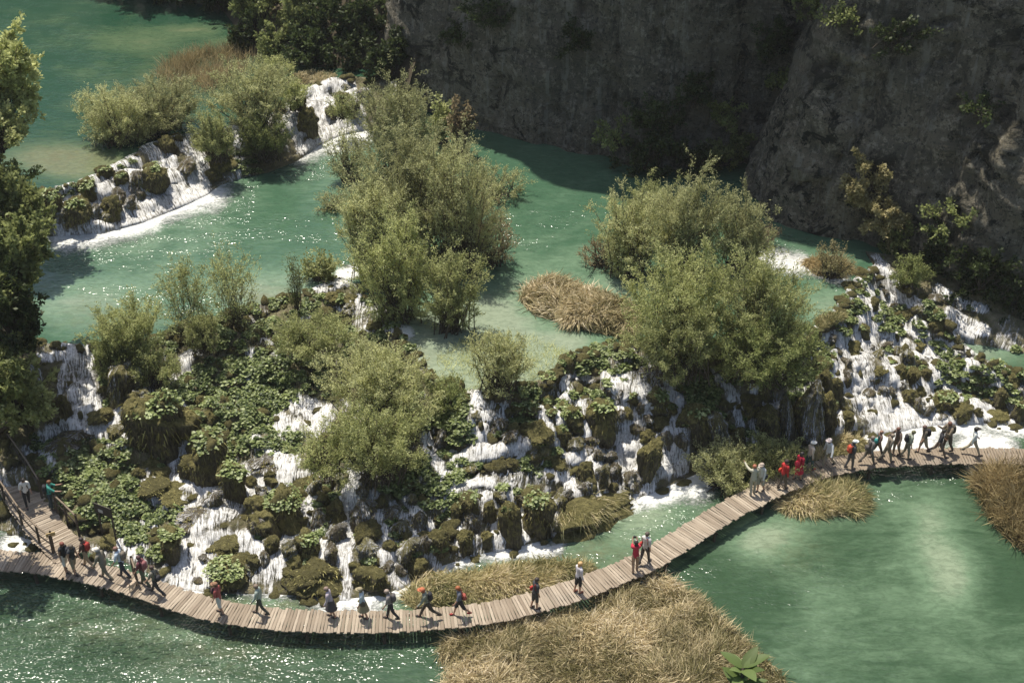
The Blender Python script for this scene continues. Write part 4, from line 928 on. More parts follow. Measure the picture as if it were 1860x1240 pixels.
for poly, pitch_px, dens in AREAS:
    xs = [p[0] for p in poly]; ys = [p[1] for p in poly]
    pp = pitch_px * 0.62
    y = min(ys); row = 0
    while y < max(ys):
        x = min(xs) + (pp / 2 if row % 2 else 0)
        while x < max(xs):
            jx, jy = x + random.uniform(-.4, .4) * pp, y + random.uniform(-.4, .4) * pp
            if in_poly(jx, jy, poly) and random.random() < dens:
                P = on_slope(jx, jy)
                if P[2] > 0.25: spots.append((P, pp, jx, jy))
            x += pp
        y += pp * 0.85; row += 1
random.shuffle(spots)
for P, pp, jx, jy in spots:
    s = pp / scale_at(P) * random.uniform(0.52, 0.95)
    clump(P + np.array([0, 0, 0.12 * s]), s, s * random.uniform(.6, 1.1), jx, jy)
for _ in range(420):
    i = r.choice(ok2)
    stuff_leaves.append((PM2[i] + (0, -.05, .08), random.uniform(.18, .42), 0))
# the ones past the first three hundred, and scattered single leaves: one mass of ground cover
if stuff_leaves:
    parts = []; rn = []
    r = np.random.default_rng(5)
    n = 110 * len(stuff_leaves)
    C = np.repeat(np.array([p for p, s, i in stuff_leaves]), 110, 0); S = np.repeat(np.array([s for p, s, i in stuff_leaves]), 110)
    d = r.normal(size=(n, 3)); d[:, 2] = np.abs(d[:, 2]); d /= np.linalg.norm(d, axis=1)[:, None]
    rad = r.uniform(0.3, 1.0, n) ** 0.5
    P = C + d * (rad * S)[:, None] * np.array([1, 1, .75])
    V, F, rd = disc_leaves(P, d * .45 + r.normal(size=(n, 3)) * .35 + (0, 0, 1.0), r.uniform(.10, .19, n) * np.clip(S, .5, 1.0), 9)
    tag(link('ground_cover', mesh_np('ground_cover', V, F, M['leaf_butterbur'], {'rnd': ('FLOAT', rd)}, smooth=False)), 'low round-leaved plants spreading over the wet tufa between the streams', None, None, 'stuff')
# small stones and tufa knobs between the streams
Pm = bands['main']['V']; wt = bands['main']['wet']
r = np.random.default_rng(12)
q = proj(Pm)
ok = np.where((q[:, 0] > -20) & (q[:, 0] < 1880) & (Pm[:, 2] > 0.2))[0]
pick = r.choice(ok, 1700, replace=False); pick = pick[(wt[pick] < .52) | (r.random(len(pick)) < .25)]
SV, SF = ico(2)
VV, FF = [], []
for k, i in enumerate(pick):
    s = r.uniform(0.10, 0.34) * (0.7 if wt[i] > .5 else 1)
    v = SV * (1 + 0.45 * vnoise(SV[:, 0] * 1.7 + k, SV[:, 1] * 1.7, SV[:, 2] * 1.7) + .2 * vnoise(SV[:, 0] * 4 + k, SV[:, 1] * 4, SV[:, 2] * 4))[:, None] * np.array([s * r.uniform(.7, 1.5), s, s * r.uniform(.8, 1.9)]) + Pm[i]
    VV.append(v); FF.append(SF + k * len(SV))
for line_, amt_ in ((bands['main']['R'], 330), (bands['upper']['R'], 90), (bands['main']['B'], 110)):
    for q_ in line_[r.integers(0, len(line_), amt_)]:
        s = r.uniform(.10, .30); c_ = q_ + r.normal(size=3) * (.3, .22, .03) + (0, -.2, -.06)
        v = SV * (1 + 0.45 * vnoise(SV[:, 0] * 1.7 + s * 99, SV[:, 1] * 1.7, SV[:, 2] * 1.7))[:, None] * np.array([s * r.uniform(.8, 1.5), s, s * .9]) + c_
        VV.append(v); FF.append(SF + len(FF) * len(SV))
tag(link('tufa_knobs', mesh_np('tufa_knobs', np.concatenate(VV), np.concatenate(FF), M['moss_rock'])), 'small brown tufa knobs and stones breaking the running water', None, None, 'stuff')
# moss beards and grass tufts on the slope
pk = r.choice(ok, 60000)
pk = pk[(wt[pk] < 0.5)]
C = Pm[pk] + r.normal(size=(len(pk), 3)) * 0.12
cl = fbm(C[:, 0] * .7, C[:, 1] * .7, C[:, 2] * .7, 4, 3) > -0.12
C = C[cl]; n = len(C)
V, F, rd = blades(C, r.uniform(.15, .45, n), r.uniform(.02, .035, n), r.normal(size=(n, 3)) * .7 + (0, -.3, .6), r.uniform(.3, 1.2, n), 3)
tag(link('moss_and_grass', mesh_np('moss_and_grass', V, F, M['grass_moss'], {'rnd': ('FLOAT', rd)}, smooth=False)), 'mossy grass hanging from the tufa between the falls', None, None, 'stuff')

# ------------------------------------------------------------------ bushes and trees
def plant_geo(ctr, ax, base, stems, twigs, leaves, leaf, seed, up=0.35, lump=0.25, t0=0.35, twl=(0.25, 0.8), rad=0.035, droop=0.0, trunk=None):
    """returns (stem V,F), (leaf V,F,rnd): stems rise from the base and fan to the crown's lumpy shell; twigs carry leaves"""
    r = np.random.default_rng(seed)
    ctr, ax, base = map(lambda q: np.asarray(q, float), (ctr, ax, base))
    d = r.normal(size=(stems, 3)); d[:, 2] += up * .8; d /= np.linalg.norm(d, axis=1)[:, None]
    sh = 1 + lump * 1.3 * vnoise(d[:, 0] * 2.3 + seed, d[:, 1] * 2.3, d[:, 2] * 2.3, seed)
    tip = ctr + d * ax * (sh * r.uniform(0.6, 1.04, stems))[:, None]
    root = base + r.normal(size=(stems, 3)) * np.array([ax[0] * .22, ax[1] * .22, 0])
    if trunk is not None:
        root = np.asarray(trunk) + r.normal(size=(stems, 3)) * 0.12
        root[:, 2] += r.uniform(-.5, .5, stems) * ax[2] * .4
    mid = root * 0.45 + tip * 0.55; mid[:, 2] += (0.18 - droop) * ax[2]; mid += r.normal(size=(stems, 3)) * 0.12 * ax
    T = np.linspace(0, 1, 7)
    def bez(t, i=slice(None)):
        t = t[..., None]
        return root[i] * (1 - t) ** 2 + 2 * mid[i] * t * (1 - t) + tip[i] * t ** 2
    sv = [tube_geo(np.array([root[i] * (1 - t) ** 2 + 2 * mid[i] * t * (1 - t) + tip[i] * t ** 2 for t in T]), rad * np.linspace(1, .12, 7), 4) for i in range(stems)]
    if trunk is not None:
        p0, p1 = np.asarray(base, float), np.asarray(trunk, float)
        tt = np.linspace(0, 1, 6)[:, None]
        sv.append(tube_geo(p0 * (1 - tt) + p1 * tt + np.sin(tt * 3) * r.normal(size=3) * .12, rad * np.linspace(3.6, 2.2, 6), 7))
    n = stems * twigs
    idx = np.repeat(np.arange(stems), twigs)
    t = t0 + (1 - t0) * r.random(n) ** 0.75
    P = bez(t, idx); P2 = bez(np.clip(t + .05, 0, 1.1), idx)
    tg = P2 - P; tg /= np.linalg.norm(tg, axis=1)[:, None] + 1e-9
    td = tg + r.normal(size=(n, 3)) * 0.55 + np.array([0, 0, 0.25 - droop]); td /= np.linalg.norm(td, axis=1)[:, None]
    L = r.uniform(*twl, n)
    sc = float(np.mean(ax)) / 2.2
    L *= max(0.5, min(1.4, sc))
    tv, tf, _ = blades(P, L, np.full(n, .016), td, np.full(n, .05 + droop), seed)
    m = n * leaves
    ix = np.repeat(np.arange(n), leaves)
    u = r.random(m)
    ld = td[ix] * 0.8 + r.normal(size=(m, 3)) * 0.7; ld /= np.linalg.norm(ld, axis=1)[:, None]
    C = P[ix] + td[ix] * (L[ix] * u)[:, None] + r.normal(size=(m, 3)) * 0.045 * (1 + leaf[0] * 3) - np.array([0, 0, 1.]) * (droop * L[ix] * u * u)[:, None]
    ll = r.uniform(.7, 1.3, m) * leaf[0]; lw = ll * leaf[1]
    sd = np.cross(ld, r.normal(size=(m, 3))); sd /= np.linalg.norm(sd, axis=1)[:, None] + 1e-9
    V = np.stack([C, C + ld * (ll * .5)[:, None] + sd * (lw * .5)[:, None], C + ld * ll[:, None], C + ld * (ll * .5)[:, None] - sd * (lw * .5)[:, None]], 1).reshape(-1, 3)
    F = np.arange(m * 4).reshape(-1, 4)
    rnd = np.repeat(np.clip(r.normal(.5, .22, m) + .12 * r.normal(size=n)[ix], 0, 1), 4)
    return cat_geo(sv), (tv, tf), (V, F, rnd)

ntri = [0]
def build_plant(name, cat, label, ctr, ax, base, group=None, mat='leaf_willow', stems=60, twigs=10, leaves=12, leaf=(.13, .34), seed=1, **kw):
    org = np.array(base, float)
    S, Tw, Lf = plant_geo(np.array(ctr) - org, ax, (0, 0, 0), stems, twigs, leaves, leaf, seed, **{k: (np.asarray(v) - org if k == 'trunk' and v is not None else v) for k, v in kw.items()})
    root = empty(name, org); tag(root, label, cat, group)
    n0 = len(S[0])
    V = np.concatenate([S[0], Tw[0]]); F = [np.concatenate([S[1], Tw[1][0] + n0]), Tw[1][1] + n0]
    link('trunk' if kw.get('trunk') is not None else 'branches', mesh_np('branches', V, F, M['bark']), root)
    link('crown', mesh_np('crown', Lf[0], Lf[1], M[mat], {'rnd': ('FLOAT', Lf[2])}, smooth=False), root)
    ntri[0] += len(Lf[1]) * 2
    return root

def bush(x0, y0, x1, y1, zg, label, mat='leaf_willow', name='willow_bush', cat='bush', group=None, fullness=1.0, seed=1, flat=0.8, leaf=(.13, .34), depth=None, base=None, nleaf=None, **kw):
    zg = zg * 0.766667 if zg > 1 else zg
    """a bush that fills this frame of the photograph, stood on ground of height zg"""
    cx, cy = (x0 + x1) / 2, (y0 + y1) / 2
    gx, gy = (x1 - x0) * .06, (y1 - y0) * .05; x0 -= gx; x1 += gx; y0 -= gy; y1 += gy
    c = at(cx, cy, zg)
    for _ in range(4):
        s = scale_at(c); p = pitch_at(c)
        a = (x1 - x0) / 2 / s
        ad = (depth or flat) * a
        E = (y1 - y0) / 2 / s
        if ad * math.sin(p) > .8 * E: ad = .8 * E / math.sin(p)
        cz = math.sqrt(max(E * E - (ad * math.sin(p)) ** 2, .02)) / math.cos(p)
        c = at(cx, cy, zg + cz * 0.92)
    area = a * cz + a * ad + ad * cz
    n = int((nleaf or 1750) * area * fullness)
    stems = int(np.clip(22 + 6 * area, 26, 170)); twigs = 9
    leaves = max(4, n // (stems * twigs))
    b = np.array([c[0], c[1], zg - .1]) if base is None else np.asarray(base)
    return build_plant(name, cat, label, c, (a, ad, cz), b, group, mat, stems, twigs, leaves, leaf, seed, **kw)

G1 = 'willow bushes along the upper lake'
bush(142, 158, 275, 262, 9, 'rounded grey green willow at the left of the upper lip of the lake', 'leaf_willow', group=G1, seed=2)
bush(205, 148, 365, 242, 9, 'rounded grey green willow standing behind the first on the upper lake rim', 'leaf_willow', group=G1, seed=3)
bush(228, 195, 300, 252, 9, 'low willow bush right above the upper threads of falling water', 'leaf_willow', group=G1, seed=4)
bush(350, 195, 430, 292, 8, 'bright leafy bush hanging over the upper falls beside the pool', 'leaf_bright', group=G1, seed=5, name='leafy_bush')
bush(392, 116, 528, 232, 9, 'taller feathery willow between the upper fall and the rust reeds', 'leaf_willow', group=G1, seed=6)
bush(430, 205, 535, 290, 7, 'dense green bush reaching over the pool below the feathery willow', 'leaf_mid', group=G1, seed=7, name='leafy_bush')
bush(505, 140, 560, 200, 9, 'small bright bush at the head of the far small falls', 'leaf_bright', group=G1, seed=8)
bush(474, 100, 535, 150, 9, 'small round bush in front of the dark trees at the lake end', 'leaf_bright', group=G1, seed=9)
bush(590, 165, 650, 215, 8, 'thin yellow green bush between the two far falls', 'leaf_bright', group=G1, seed=10, fullness=.5)
G2 = 'great willow thicket in the middle of the green pool'
bush(655, 138, 790, 330, 6, 'tallest feathery willow at the back of the thicket in the pool', 'leaf_willow', group=G2, seed=11, leaf=(.14, .32), flat=.7)
bush(630, 215, 850, 470, 6, 'big round willow in the heart of the pool thicket', 'leaf_willow', group=G2, seed=12, leaf=(.14, .32), flat=.7)
bush(765, 255, 905, 500, 6, 'dull olive willow with dark upright stems facing the right channel', 'leaf_willow', group=G2, seed=13, leaf=(.13, .3), flat=.7, fullness=.8)
bush(610, 330, 740, 510, 6, 'soft grey green willow leaning over the left arm of the pool', 'leaf_willow', group=G2, seed=14, flat=.7)
bush(640, 395, 790, 580, 6.1, 'dense brighter willow at the front of the pool thicket', 'leaf_bright', group=G2, seed=15, flat=.6)
bush(755, 455, 880, 600, 6.1, 'brighter leafy bush leaning out over the deep green channel', 'leaf_bright', group=G2, seed=16, flat=.6, fullness=.8)
bush(828, 370, 945, 480, 6, 'brownish half-bare willow branches low over the right channel', 'leaf_rust', group=G2, seed=17, fullness=.35, flat=.8)
bush(840, 300, 962, 362, 6, 'pale trailing willow branches touching the water right of the thicket', 'leaf_willow', group=G2, seed=18, fullness=.5, flat=.7)
bush(590, 240, 680, 330, 6, 'thin willow sprays drooping over the water left of the thicket', 'leaf_willow', group=G2, seed=19, fullness=.4)
bush(572, 345, 640, 382, 6, 'small pale willow spray standing alone in the left arm', 'leaf_willow', group=G2, seed=20, fullness=.5)
bush(778, 178, 826, 260, 6, 'small bright maple with flat leaves behind the thicket', 'leaf_bright', name='maple_tree', cat='tree', seed=21, leaf=(.2, .8), nleaf=420)
bush(812, 186, 860, 280, 6, 'rust coloured maple beside the bright one at the cliff side', 'leaf_rust', name='maple_tree', cat='tree', seed=22, leaf=(.2, .8), nleaf=420)
G3 = 'willow clump at the right of the pool'
bush(1078, 345, 1210, 500, 6, 'left willow of the right-hand clump with reddish lower twigs', 'leaf_willow', group=G3, seed=23, t0=.2, lump=.4)
bush(1130, 318, 1230, 440, 6, 'upright willow with spiky top against the dark water', 'leaf_bright', group=G3, seed=24, lump=.45)
bush(1180, 318, 1320, 500, 6, 'tall spiky willow in the middle of the right-hand clump', 'leaf_willow', group=G3, seed=25, lump=.45)
bush(1290, 350, 1400, 490, 6, 'right willow of the clump leaning towards the cliff', 'leaf_willow', group=G3, seed=26, lump=.4)
bush(1350, 400, 1412, 450, 6, 'reddish bare-twigged spray at the right end of the willow clump', 'leaf_rust', group=G3, seed=27, fullness=.4)
bush(1055, 430, 1130, 485, 6, 'reddish trailing twigs at the left foot of the willow clump', 'leaf_rust', group=G3, seed=28, fullness=.35)
bush(1140, 455, 1320, 655, 6, 'great rounded light green bush on the rim beside the straw islet', 'leaf_bright', group=G3, seed=29, flat=.75)
bush(1285, 465, 1478, 665, 6, 'great rounded light green bush beside the small turquoise basin', 'leaf_bright', group=G3, seed=30, flat=.75)
bush(1160, 560, 1320, 690, 6, 'lower front bush overhanging the white double fall', 'leaf_bright', group=G3, seed=31, flat=.6)
bush(1300, 580, 1500, 700, 6, 'darker front bush overhanging the dark wall and thin falls', 'leaf_mid', group=G3, seed=32, flat=.6)
bush(1615, 462, 1690, 520, 5.6, 'added dark bush standing in for cliff shade on tufa by the shaded rapids', 'leaf_mid', seed=90, fullness=.8)  # added bush: hides sunlit tufa that the cliff's shadow fails to reach
bush(1476, 440, 1552, 505, 6, 'loose yellow green bush on the dry islet before the cliff', 'leaf_gold', seed=33, fullness=.4)
G4 = 'bushes on the left rim of the pool'
bush(165, 540, 300, 660, 6, 'bushy green shrub at the left rim above the tall fall', 'leaf_bright', group=G4, seed=34)
bush(170, 600, 260, 700, 5, 'dark green shrub hanging beside the tall left fall', 'leaf_mid', group=G4, seed=35)
bush(240, 625, 330, 705, 5, 'yellow green shrub leaning down beside the first stream', 'leaf_bright', group=G4, seed=36, fullness=.8)
bush(285, 462, 385, 600, 6, 'thin see-through willow at the left on the rim of the pool', 'leaf_bright', group=G4, seed=37, fullness=.32, up=.9, rad=.012)
bush(370, 455, 474, 590, 6, 'thin see-through willow at the right of the pair on the rim', 'leaf_bright', group=G4, seed=38, fullness=.32, up=.9, rad=.012)
bush(330, 565, 405, 640, 5.8, 'small round bush below the pair of thin willows', 'leaf_bright', group=G4, seed=39)
bush(550, 455, 610, 510, 6, 'small round bush with big leaves on the stony rim', 'leaf_bright', group=G4, seed=40, leaf=(.17, .6), nleaf=700)
bush(520, 462, 552, 560, 6, 'nearly bare little tree on the stony rim', 'leaf_mid', group=G4, seed=41, fullness=.3, up=.8, rad=.015, name='small_tree', cat='tree')
bush(488, 566, 655, 650, 5.6, 'low spreading light green bush below the stony rim', 'leaf_bright', seed=42, group=G4, fullness=.8)
G5 = 'bushes in the middle of the tufa slope'
bush(595, 625, 790, 770, 5.2, 'broad pale willow bush above the central stream', 'leaf_willow', group=G5, seed=43, up=.8)
bush(600, 735, 770, 875, 3.8, 'vivid light green bush hanging over the central stream', 'leaf_bright', group=G5, seed=44)
bush(535, 770, 640, 865, 3.6, 'yellowish thin bush left of the vivid one', 'leaf_bright', group=G5, seed=45, fullness=.6)
bush(848, 603, 975, 722, 5.9, 'pale reedy bush standing in the shallow end of the pool', 'leaf_willow', group=G5, seed=46, up=1.2, fullness=.7)
bush(770, 690, 860, 760, 4.8, 'small thin willow right of the broad pale bush', 'leaf_mid', group=G5, seed=47, fullness=.6)
G6 = 'low bushes beside the boardwalk'
bush(1255, 800, 1370, 885, 0.1, 'low feathery bush with pink stems at the foot of the dark wall', 'leaf_willow', group=G6, seed=48, fullness=.9)
bush(1340, 790, 1475, 880, 0.1, 'low green bush touching the boardwalk by the walkers in red', 'leaf_bright', group=G6, seed=49, fullness=.8)
bush(1300, 845, 1360, 905, 0.1, 'small dull bush at the boardwalk edge behind the pointing walker', 'leaf_willow', group=G6, seed=50, fullness=.7)

def tree(cx, cy, wpx, hpx, gz, tall, label, mat, seed, group=None, name='broadleaf_tree', nleaf=500, leaf=(.24, .62), full=1.0, at3=None, D=None):
    gz = gz * 0.766667 if gz > 1 else gz
    D = None if D is None else D + 5.6
    """a tree whose crown centre is seen here; tall = metres from ground to crown centre"""
    c = at(cx, cy, gz + tall) if at3 is None else np.asarray(at3)
    if D is not None: c = np.array([0, 0, CAM_H]) + ray(cx, cy) * (D / ray(cx, cy)[1])
    s = scale_at(c)
    a = wpx / 2 / s; cz = hpx / 2 / s * 1.05
    area = a * cz * 3
    st = int(np.clip(18 + 2.0 * area, 24, 90)); tw = 9
    lv = max(4, int(nleaf * area * full) // (st * tw))
    base = np.array([c[0] + (.3 if cx > 60 else -2.4), c[1] + .4, min(gz, c[2] - cz * .8) - .3])
    return build_plant(name, 'tree', label, c, (a, a * .9, cz), base, group, mat, st, tw, lv, leaf, seed, up=.2, lump=.4, rad=.06, trunk=c - np.array([0, 0, cz * .75]))
G7 = 'trees leaning in at the left edge'
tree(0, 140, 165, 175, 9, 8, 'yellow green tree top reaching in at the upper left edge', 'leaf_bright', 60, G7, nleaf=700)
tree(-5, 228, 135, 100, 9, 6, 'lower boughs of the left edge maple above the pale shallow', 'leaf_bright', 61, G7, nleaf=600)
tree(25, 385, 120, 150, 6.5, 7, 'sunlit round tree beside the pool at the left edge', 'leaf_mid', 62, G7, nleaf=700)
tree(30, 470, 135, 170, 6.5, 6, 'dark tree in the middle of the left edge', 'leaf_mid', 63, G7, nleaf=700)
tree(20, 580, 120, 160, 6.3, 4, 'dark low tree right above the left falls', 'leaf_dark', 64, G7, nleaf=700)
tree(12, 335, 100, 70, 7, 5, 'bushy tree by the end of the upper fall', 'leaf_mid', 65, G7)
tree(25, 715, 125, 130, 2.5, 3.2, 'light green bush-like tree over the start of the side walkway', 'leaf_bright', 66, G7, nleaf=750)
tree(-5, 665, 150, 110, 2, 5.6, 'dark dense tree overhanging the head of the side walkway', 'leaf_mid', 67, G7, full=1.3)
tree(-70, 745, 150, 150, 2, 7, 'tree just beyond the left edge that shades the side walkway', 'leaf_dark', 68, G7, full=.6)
G8 = 'dark trees on the bank at the end of the upper lake'
k = 70
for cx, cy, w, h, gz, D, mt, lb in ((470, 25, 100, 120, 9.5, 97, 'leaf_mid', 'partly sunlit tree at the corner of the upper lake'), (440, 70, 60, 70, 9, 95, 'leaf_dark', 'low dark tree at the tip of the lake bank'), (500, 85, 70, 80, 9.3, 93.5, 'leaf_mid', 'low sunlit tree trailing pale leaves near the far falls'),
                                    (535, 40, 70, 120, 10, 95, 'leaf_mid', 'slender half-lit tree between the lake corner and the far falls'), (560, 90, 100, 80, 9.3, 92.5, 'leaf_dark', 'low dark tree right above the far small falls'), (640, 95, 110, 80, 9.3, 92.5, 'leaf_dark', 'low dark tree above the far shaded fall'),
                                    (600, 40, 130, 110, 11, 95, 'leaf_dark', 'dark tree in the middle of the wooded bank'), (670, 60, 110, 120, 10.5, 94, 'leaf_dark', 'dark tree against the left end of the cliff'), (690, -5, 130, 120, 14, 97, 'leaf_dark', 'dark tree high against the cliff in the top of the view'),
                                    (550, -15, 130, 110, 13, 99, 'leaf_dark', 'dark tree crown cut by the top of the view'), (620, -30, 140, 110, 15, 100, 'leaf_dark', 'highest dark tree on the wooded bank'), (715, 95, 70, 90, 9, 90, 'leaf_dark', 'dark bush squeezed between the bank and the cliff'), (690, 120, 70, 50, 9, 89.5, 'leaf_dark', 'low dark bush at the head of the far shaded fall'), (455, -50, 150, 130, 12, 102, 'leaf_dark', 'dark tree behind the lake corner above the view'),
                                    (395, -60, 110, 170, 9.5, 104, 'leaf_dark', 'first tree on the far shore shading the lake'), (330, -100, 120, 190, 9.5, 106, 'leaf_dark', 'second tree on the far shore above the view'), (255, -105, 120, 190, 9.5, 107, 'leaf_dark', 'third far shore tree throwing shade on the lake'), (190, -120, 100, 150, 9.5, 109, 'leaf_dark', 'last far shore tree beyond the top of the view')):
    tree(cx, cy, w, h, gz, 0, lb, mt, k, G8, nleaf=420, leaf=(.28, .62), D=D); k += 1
# bushes rooted on the cliffs
G9 = 'trees and shrubs rooted on the cliff'
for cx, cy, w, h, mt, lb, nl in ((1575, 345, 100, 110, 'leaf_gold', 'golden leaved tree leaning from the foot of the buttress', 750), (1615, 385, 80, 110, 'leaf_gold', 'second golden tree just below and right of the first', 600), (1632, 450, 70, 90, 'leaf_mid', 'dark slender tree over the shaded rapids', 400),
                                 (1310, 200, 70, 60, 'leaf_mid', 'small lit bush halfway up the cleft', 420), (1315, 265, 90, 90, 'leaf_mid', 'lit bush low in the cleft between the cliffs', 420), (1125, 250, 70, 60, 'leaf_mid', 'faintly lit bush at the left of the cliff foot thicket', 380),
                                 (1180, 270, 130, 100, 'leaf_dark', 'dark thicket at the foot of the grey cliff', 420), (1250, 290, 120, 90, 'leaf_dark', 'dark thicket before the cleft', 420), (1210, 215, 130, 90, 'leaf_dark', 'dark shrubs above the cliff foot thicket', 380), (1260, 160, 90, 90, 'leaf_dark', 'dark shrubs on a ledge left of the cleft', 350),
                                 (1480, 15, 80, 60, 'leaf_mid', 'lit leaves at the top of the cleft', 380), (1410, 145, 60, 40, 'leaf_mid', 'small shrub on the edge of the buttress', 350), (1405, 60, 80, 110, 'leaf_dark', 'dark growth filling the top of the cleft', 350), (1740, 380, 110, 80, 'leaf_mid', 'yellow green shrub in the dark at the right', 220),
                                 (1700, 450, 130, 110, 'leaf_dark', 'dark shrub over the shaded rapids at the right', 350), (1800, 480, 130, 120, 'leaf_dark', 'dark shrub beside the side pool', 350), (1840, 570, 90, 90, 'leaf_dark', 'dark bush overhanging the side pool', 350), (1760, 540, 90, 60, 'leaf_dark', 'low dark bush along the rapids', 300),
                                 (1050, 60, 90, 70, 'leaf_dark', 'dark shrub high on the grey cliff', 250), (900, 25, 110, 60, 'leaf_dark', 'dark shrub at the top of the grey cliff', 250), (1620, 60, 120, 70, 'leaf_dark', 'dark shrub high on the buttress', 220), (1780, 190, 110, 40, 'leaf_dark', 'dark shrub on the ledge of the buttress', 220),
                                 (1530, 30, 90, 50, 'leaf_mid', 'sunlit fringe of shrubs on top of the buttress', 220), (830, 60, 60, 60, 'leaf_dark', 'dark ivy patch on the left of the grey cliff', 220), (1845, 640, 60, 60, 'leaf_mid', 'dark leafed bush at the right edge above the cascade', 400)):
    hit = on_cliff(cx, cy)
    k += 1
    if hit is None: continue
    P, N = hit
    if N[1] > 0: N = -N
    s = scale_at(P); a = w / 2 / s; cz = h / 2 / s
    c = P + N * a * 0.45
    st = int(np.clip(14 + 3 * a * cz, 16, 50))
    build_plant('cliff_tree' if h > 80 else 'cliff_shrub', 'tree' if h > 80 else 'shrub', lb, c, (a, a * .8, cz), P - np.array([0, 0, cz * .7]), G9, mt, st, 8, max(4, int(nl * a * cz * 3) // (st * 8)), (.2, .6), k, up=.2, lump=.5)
print('leaf tris', ntri[0], 'mounds', len(rocks_put), 'clumps', clump_n[0])
# ------------------------------------------------------------------ straw beds and reeds
def grass_bed(name, label, polypx, z, hgt, n, mat, lay=0.8, length=(.6, 1.2), seed=1, cat='reed bed', group=None, comb=None, kind=None, width=(.025, .045), margin=0.45):
    poly = [tuple(at(x, y, z)[:2]) for x, y in polypx]
    r = np.random.default_rng(seed)
    P = np.array(poly); lo, hi = P.min(0), P.max(0)
    def inside(g):
        m = np.zeros(len(g), bool); x, y = g[:, 0], g[:, 1]
        for (x1, y1), (x2, y2) in zip(poly, poly[1:] + poly[:1]):
            c = (y1 > y) != (y2 > y); m ^= c & (x < (x2 - x1) * (y - y1) / (y2 - y1 + 1e-12) + x1)
        return m
    def edge(g):
        d = np.full(len(g), 1e9)
        for a, b in zip(P, np.roll(P, -1, 0)):
            ab = b - a; t = np.clip(((g - a) @ ab) / (ab @ ab), 0, 1); d = np.minimum(d, np.linalg.norm(g - a - t[:, None] * ab, axis=1))
        return d
    def height(g):
        e = np.clip(edge(g) / (1.3 * margin + .5), 0, 1)
        return z + hgt * np.sqrt(e) * (0.75 + 0.45 * fbm(g[:, 0] * .8, g[:, 1] * .8, seed=seed, oct=3)) - .04
    # body
    st = 0.3
    gx, gy = np.meshgrid(np.arange(lo[0], hi[0], st), np.arange(lo[1], hi[1], st)); g = np.stack([gx.ravel(), gy.ravel()], 1); g = g[inside(g)]; g = g[edge(g) > .12]
    pts = [Vector(p) for p in poly] + [Vector(p) for p in g.tolist()]; k = len(poly)
    vv, ee, ff, *_ = delaunay_2d_cdt(pts, [(i, (i + 1) % k) for i in range(k)], [], 1, 1e-4)
    g2 = np.array([v[:] for v in vv]); F = np.array([f for f in ff if len(f) == 3])
    hh = height(g2) - 0.10; hh[edge(g2) < .03] = z - .25
    V = np.c_[g2, hh]
    a, b, c = V[F[:, 0]], V[F[:, 1]], V[F[:, 2]]; cr = (b[:, 0] - a[:, 0]) * (c[:, 1] - a[:, 1]) - (b[:, 1] - a[:, 1]) * (c[:, 0] - a[:, 0]); F[cr < 0] = F[cr < 0][:, ::-1]
    g = r.uniform(lo, hi, (int(n * 2.6), 2)); g = g[inside(g)]
    dn = fbm(g[:, 0] * .9, g[:, 1] * .9, seed=seed + 5, oct=3); g = g[(dn > -.3) | (r.random(len(g)) < .3)][:n]
    m = len(g)
    B = np.c_[g, height(g)]
    ang = 3.0 * fbm(g[:, 0] * .45, g[:, 1] * .45, seed=seed + 8, oct=3) + (comb if comb is not None else 0)
    out = np.stack([np.cos(ang), np.sin(ang), np.zeros(m)], 1)
    upw = r.uniform(.15, .9, m) * (1.4 - lay)
    d = out * lay * .8 + r.normal(size=(m, 3)) * .48; d[:, 2] = np.abs(d[:, 2]) * .5 + upw
    L = r.uniform(*length, m)
    V2, (Q, T), rd = blades(B, L, r.uniform(*width, m), d, r.uniform(.1, .75, m) * lay, seed)
    pat = .35 * fbm(g[:, 0] * .7, g[:, 1] * .7, seed=seed + 31, oct=3)
    rd = np.clip(rd * .75 + np.repeat(pat, 5) + .15, 0, 1)
    n0 = len(V)
    me = mesh_np(name, np.concatenate([V, V2]), [F, Q + n0, T + n0], [M['soil'], M[mat]], {'rnd': ('FLOAT', np.r_[np.full(n0, .1), rd])}, smooth=False,
                 fmat=np.r_[np.zeros(len(F)), np.ones(len(Q) + len(T))])
    o = link(name, me)
    tag(o, label, cat, group, kind)
    return o
grass_bed('reed_bed', 'wide bed of fallen straw-coloured reeds before the boardwalk at the bottom', [(812, 1160), (850, 1150), (920, 1142), (1000, 1120), (1030, 1108), (1075, 1120), (1090, 1085), (1130, 1062), (1180, 1040), (1215, 1055), (1250, 1080), (1285, 1115), (1330, 1155), (1372, 1180), (1410, 1215), (1435, 1260), (1440, 1300), (800, 1300), (805, 1230), (795, 1195)],
          0.02, .30, 60000, 'straw', .85, (.5, 1.15), 3, comb=-1.2)
grass_bed('reed_bed', 'narrow bed of dry reeds behind the boardwalk at the foot of the falls', [(742, 1070), (765, 1050), (800, 1043), (870, 1040), (930, 1030), (985, 1018), (1030, 1020), (1062, 1030), (1072, 1045), (1030, 1058), (960, 1072), (880, 1092), (800, 1104), (750, 1106), (735, 1095)],
          0.02, .4, 18000, 'straw_green', .9, (.5, 1.05), 4, comb=-.4)
grass_bed('straw_islet', 'straw-coloured sedge mound lying in the pale shallow of the pool', [(942, 545), (960, 525), (985, 512), (1015, 512), (1050, 525), (1090, 542), (1130, 552), (1150, 575), (1150, 612), (1110, 612), (1060, 600), (1010, 585), (965, 572)], 4.57, .9, 14000, 'straw', .9, (.6, 1.3), 5, cat='sedge mound', comb=-1.3, width=(.035, .06))
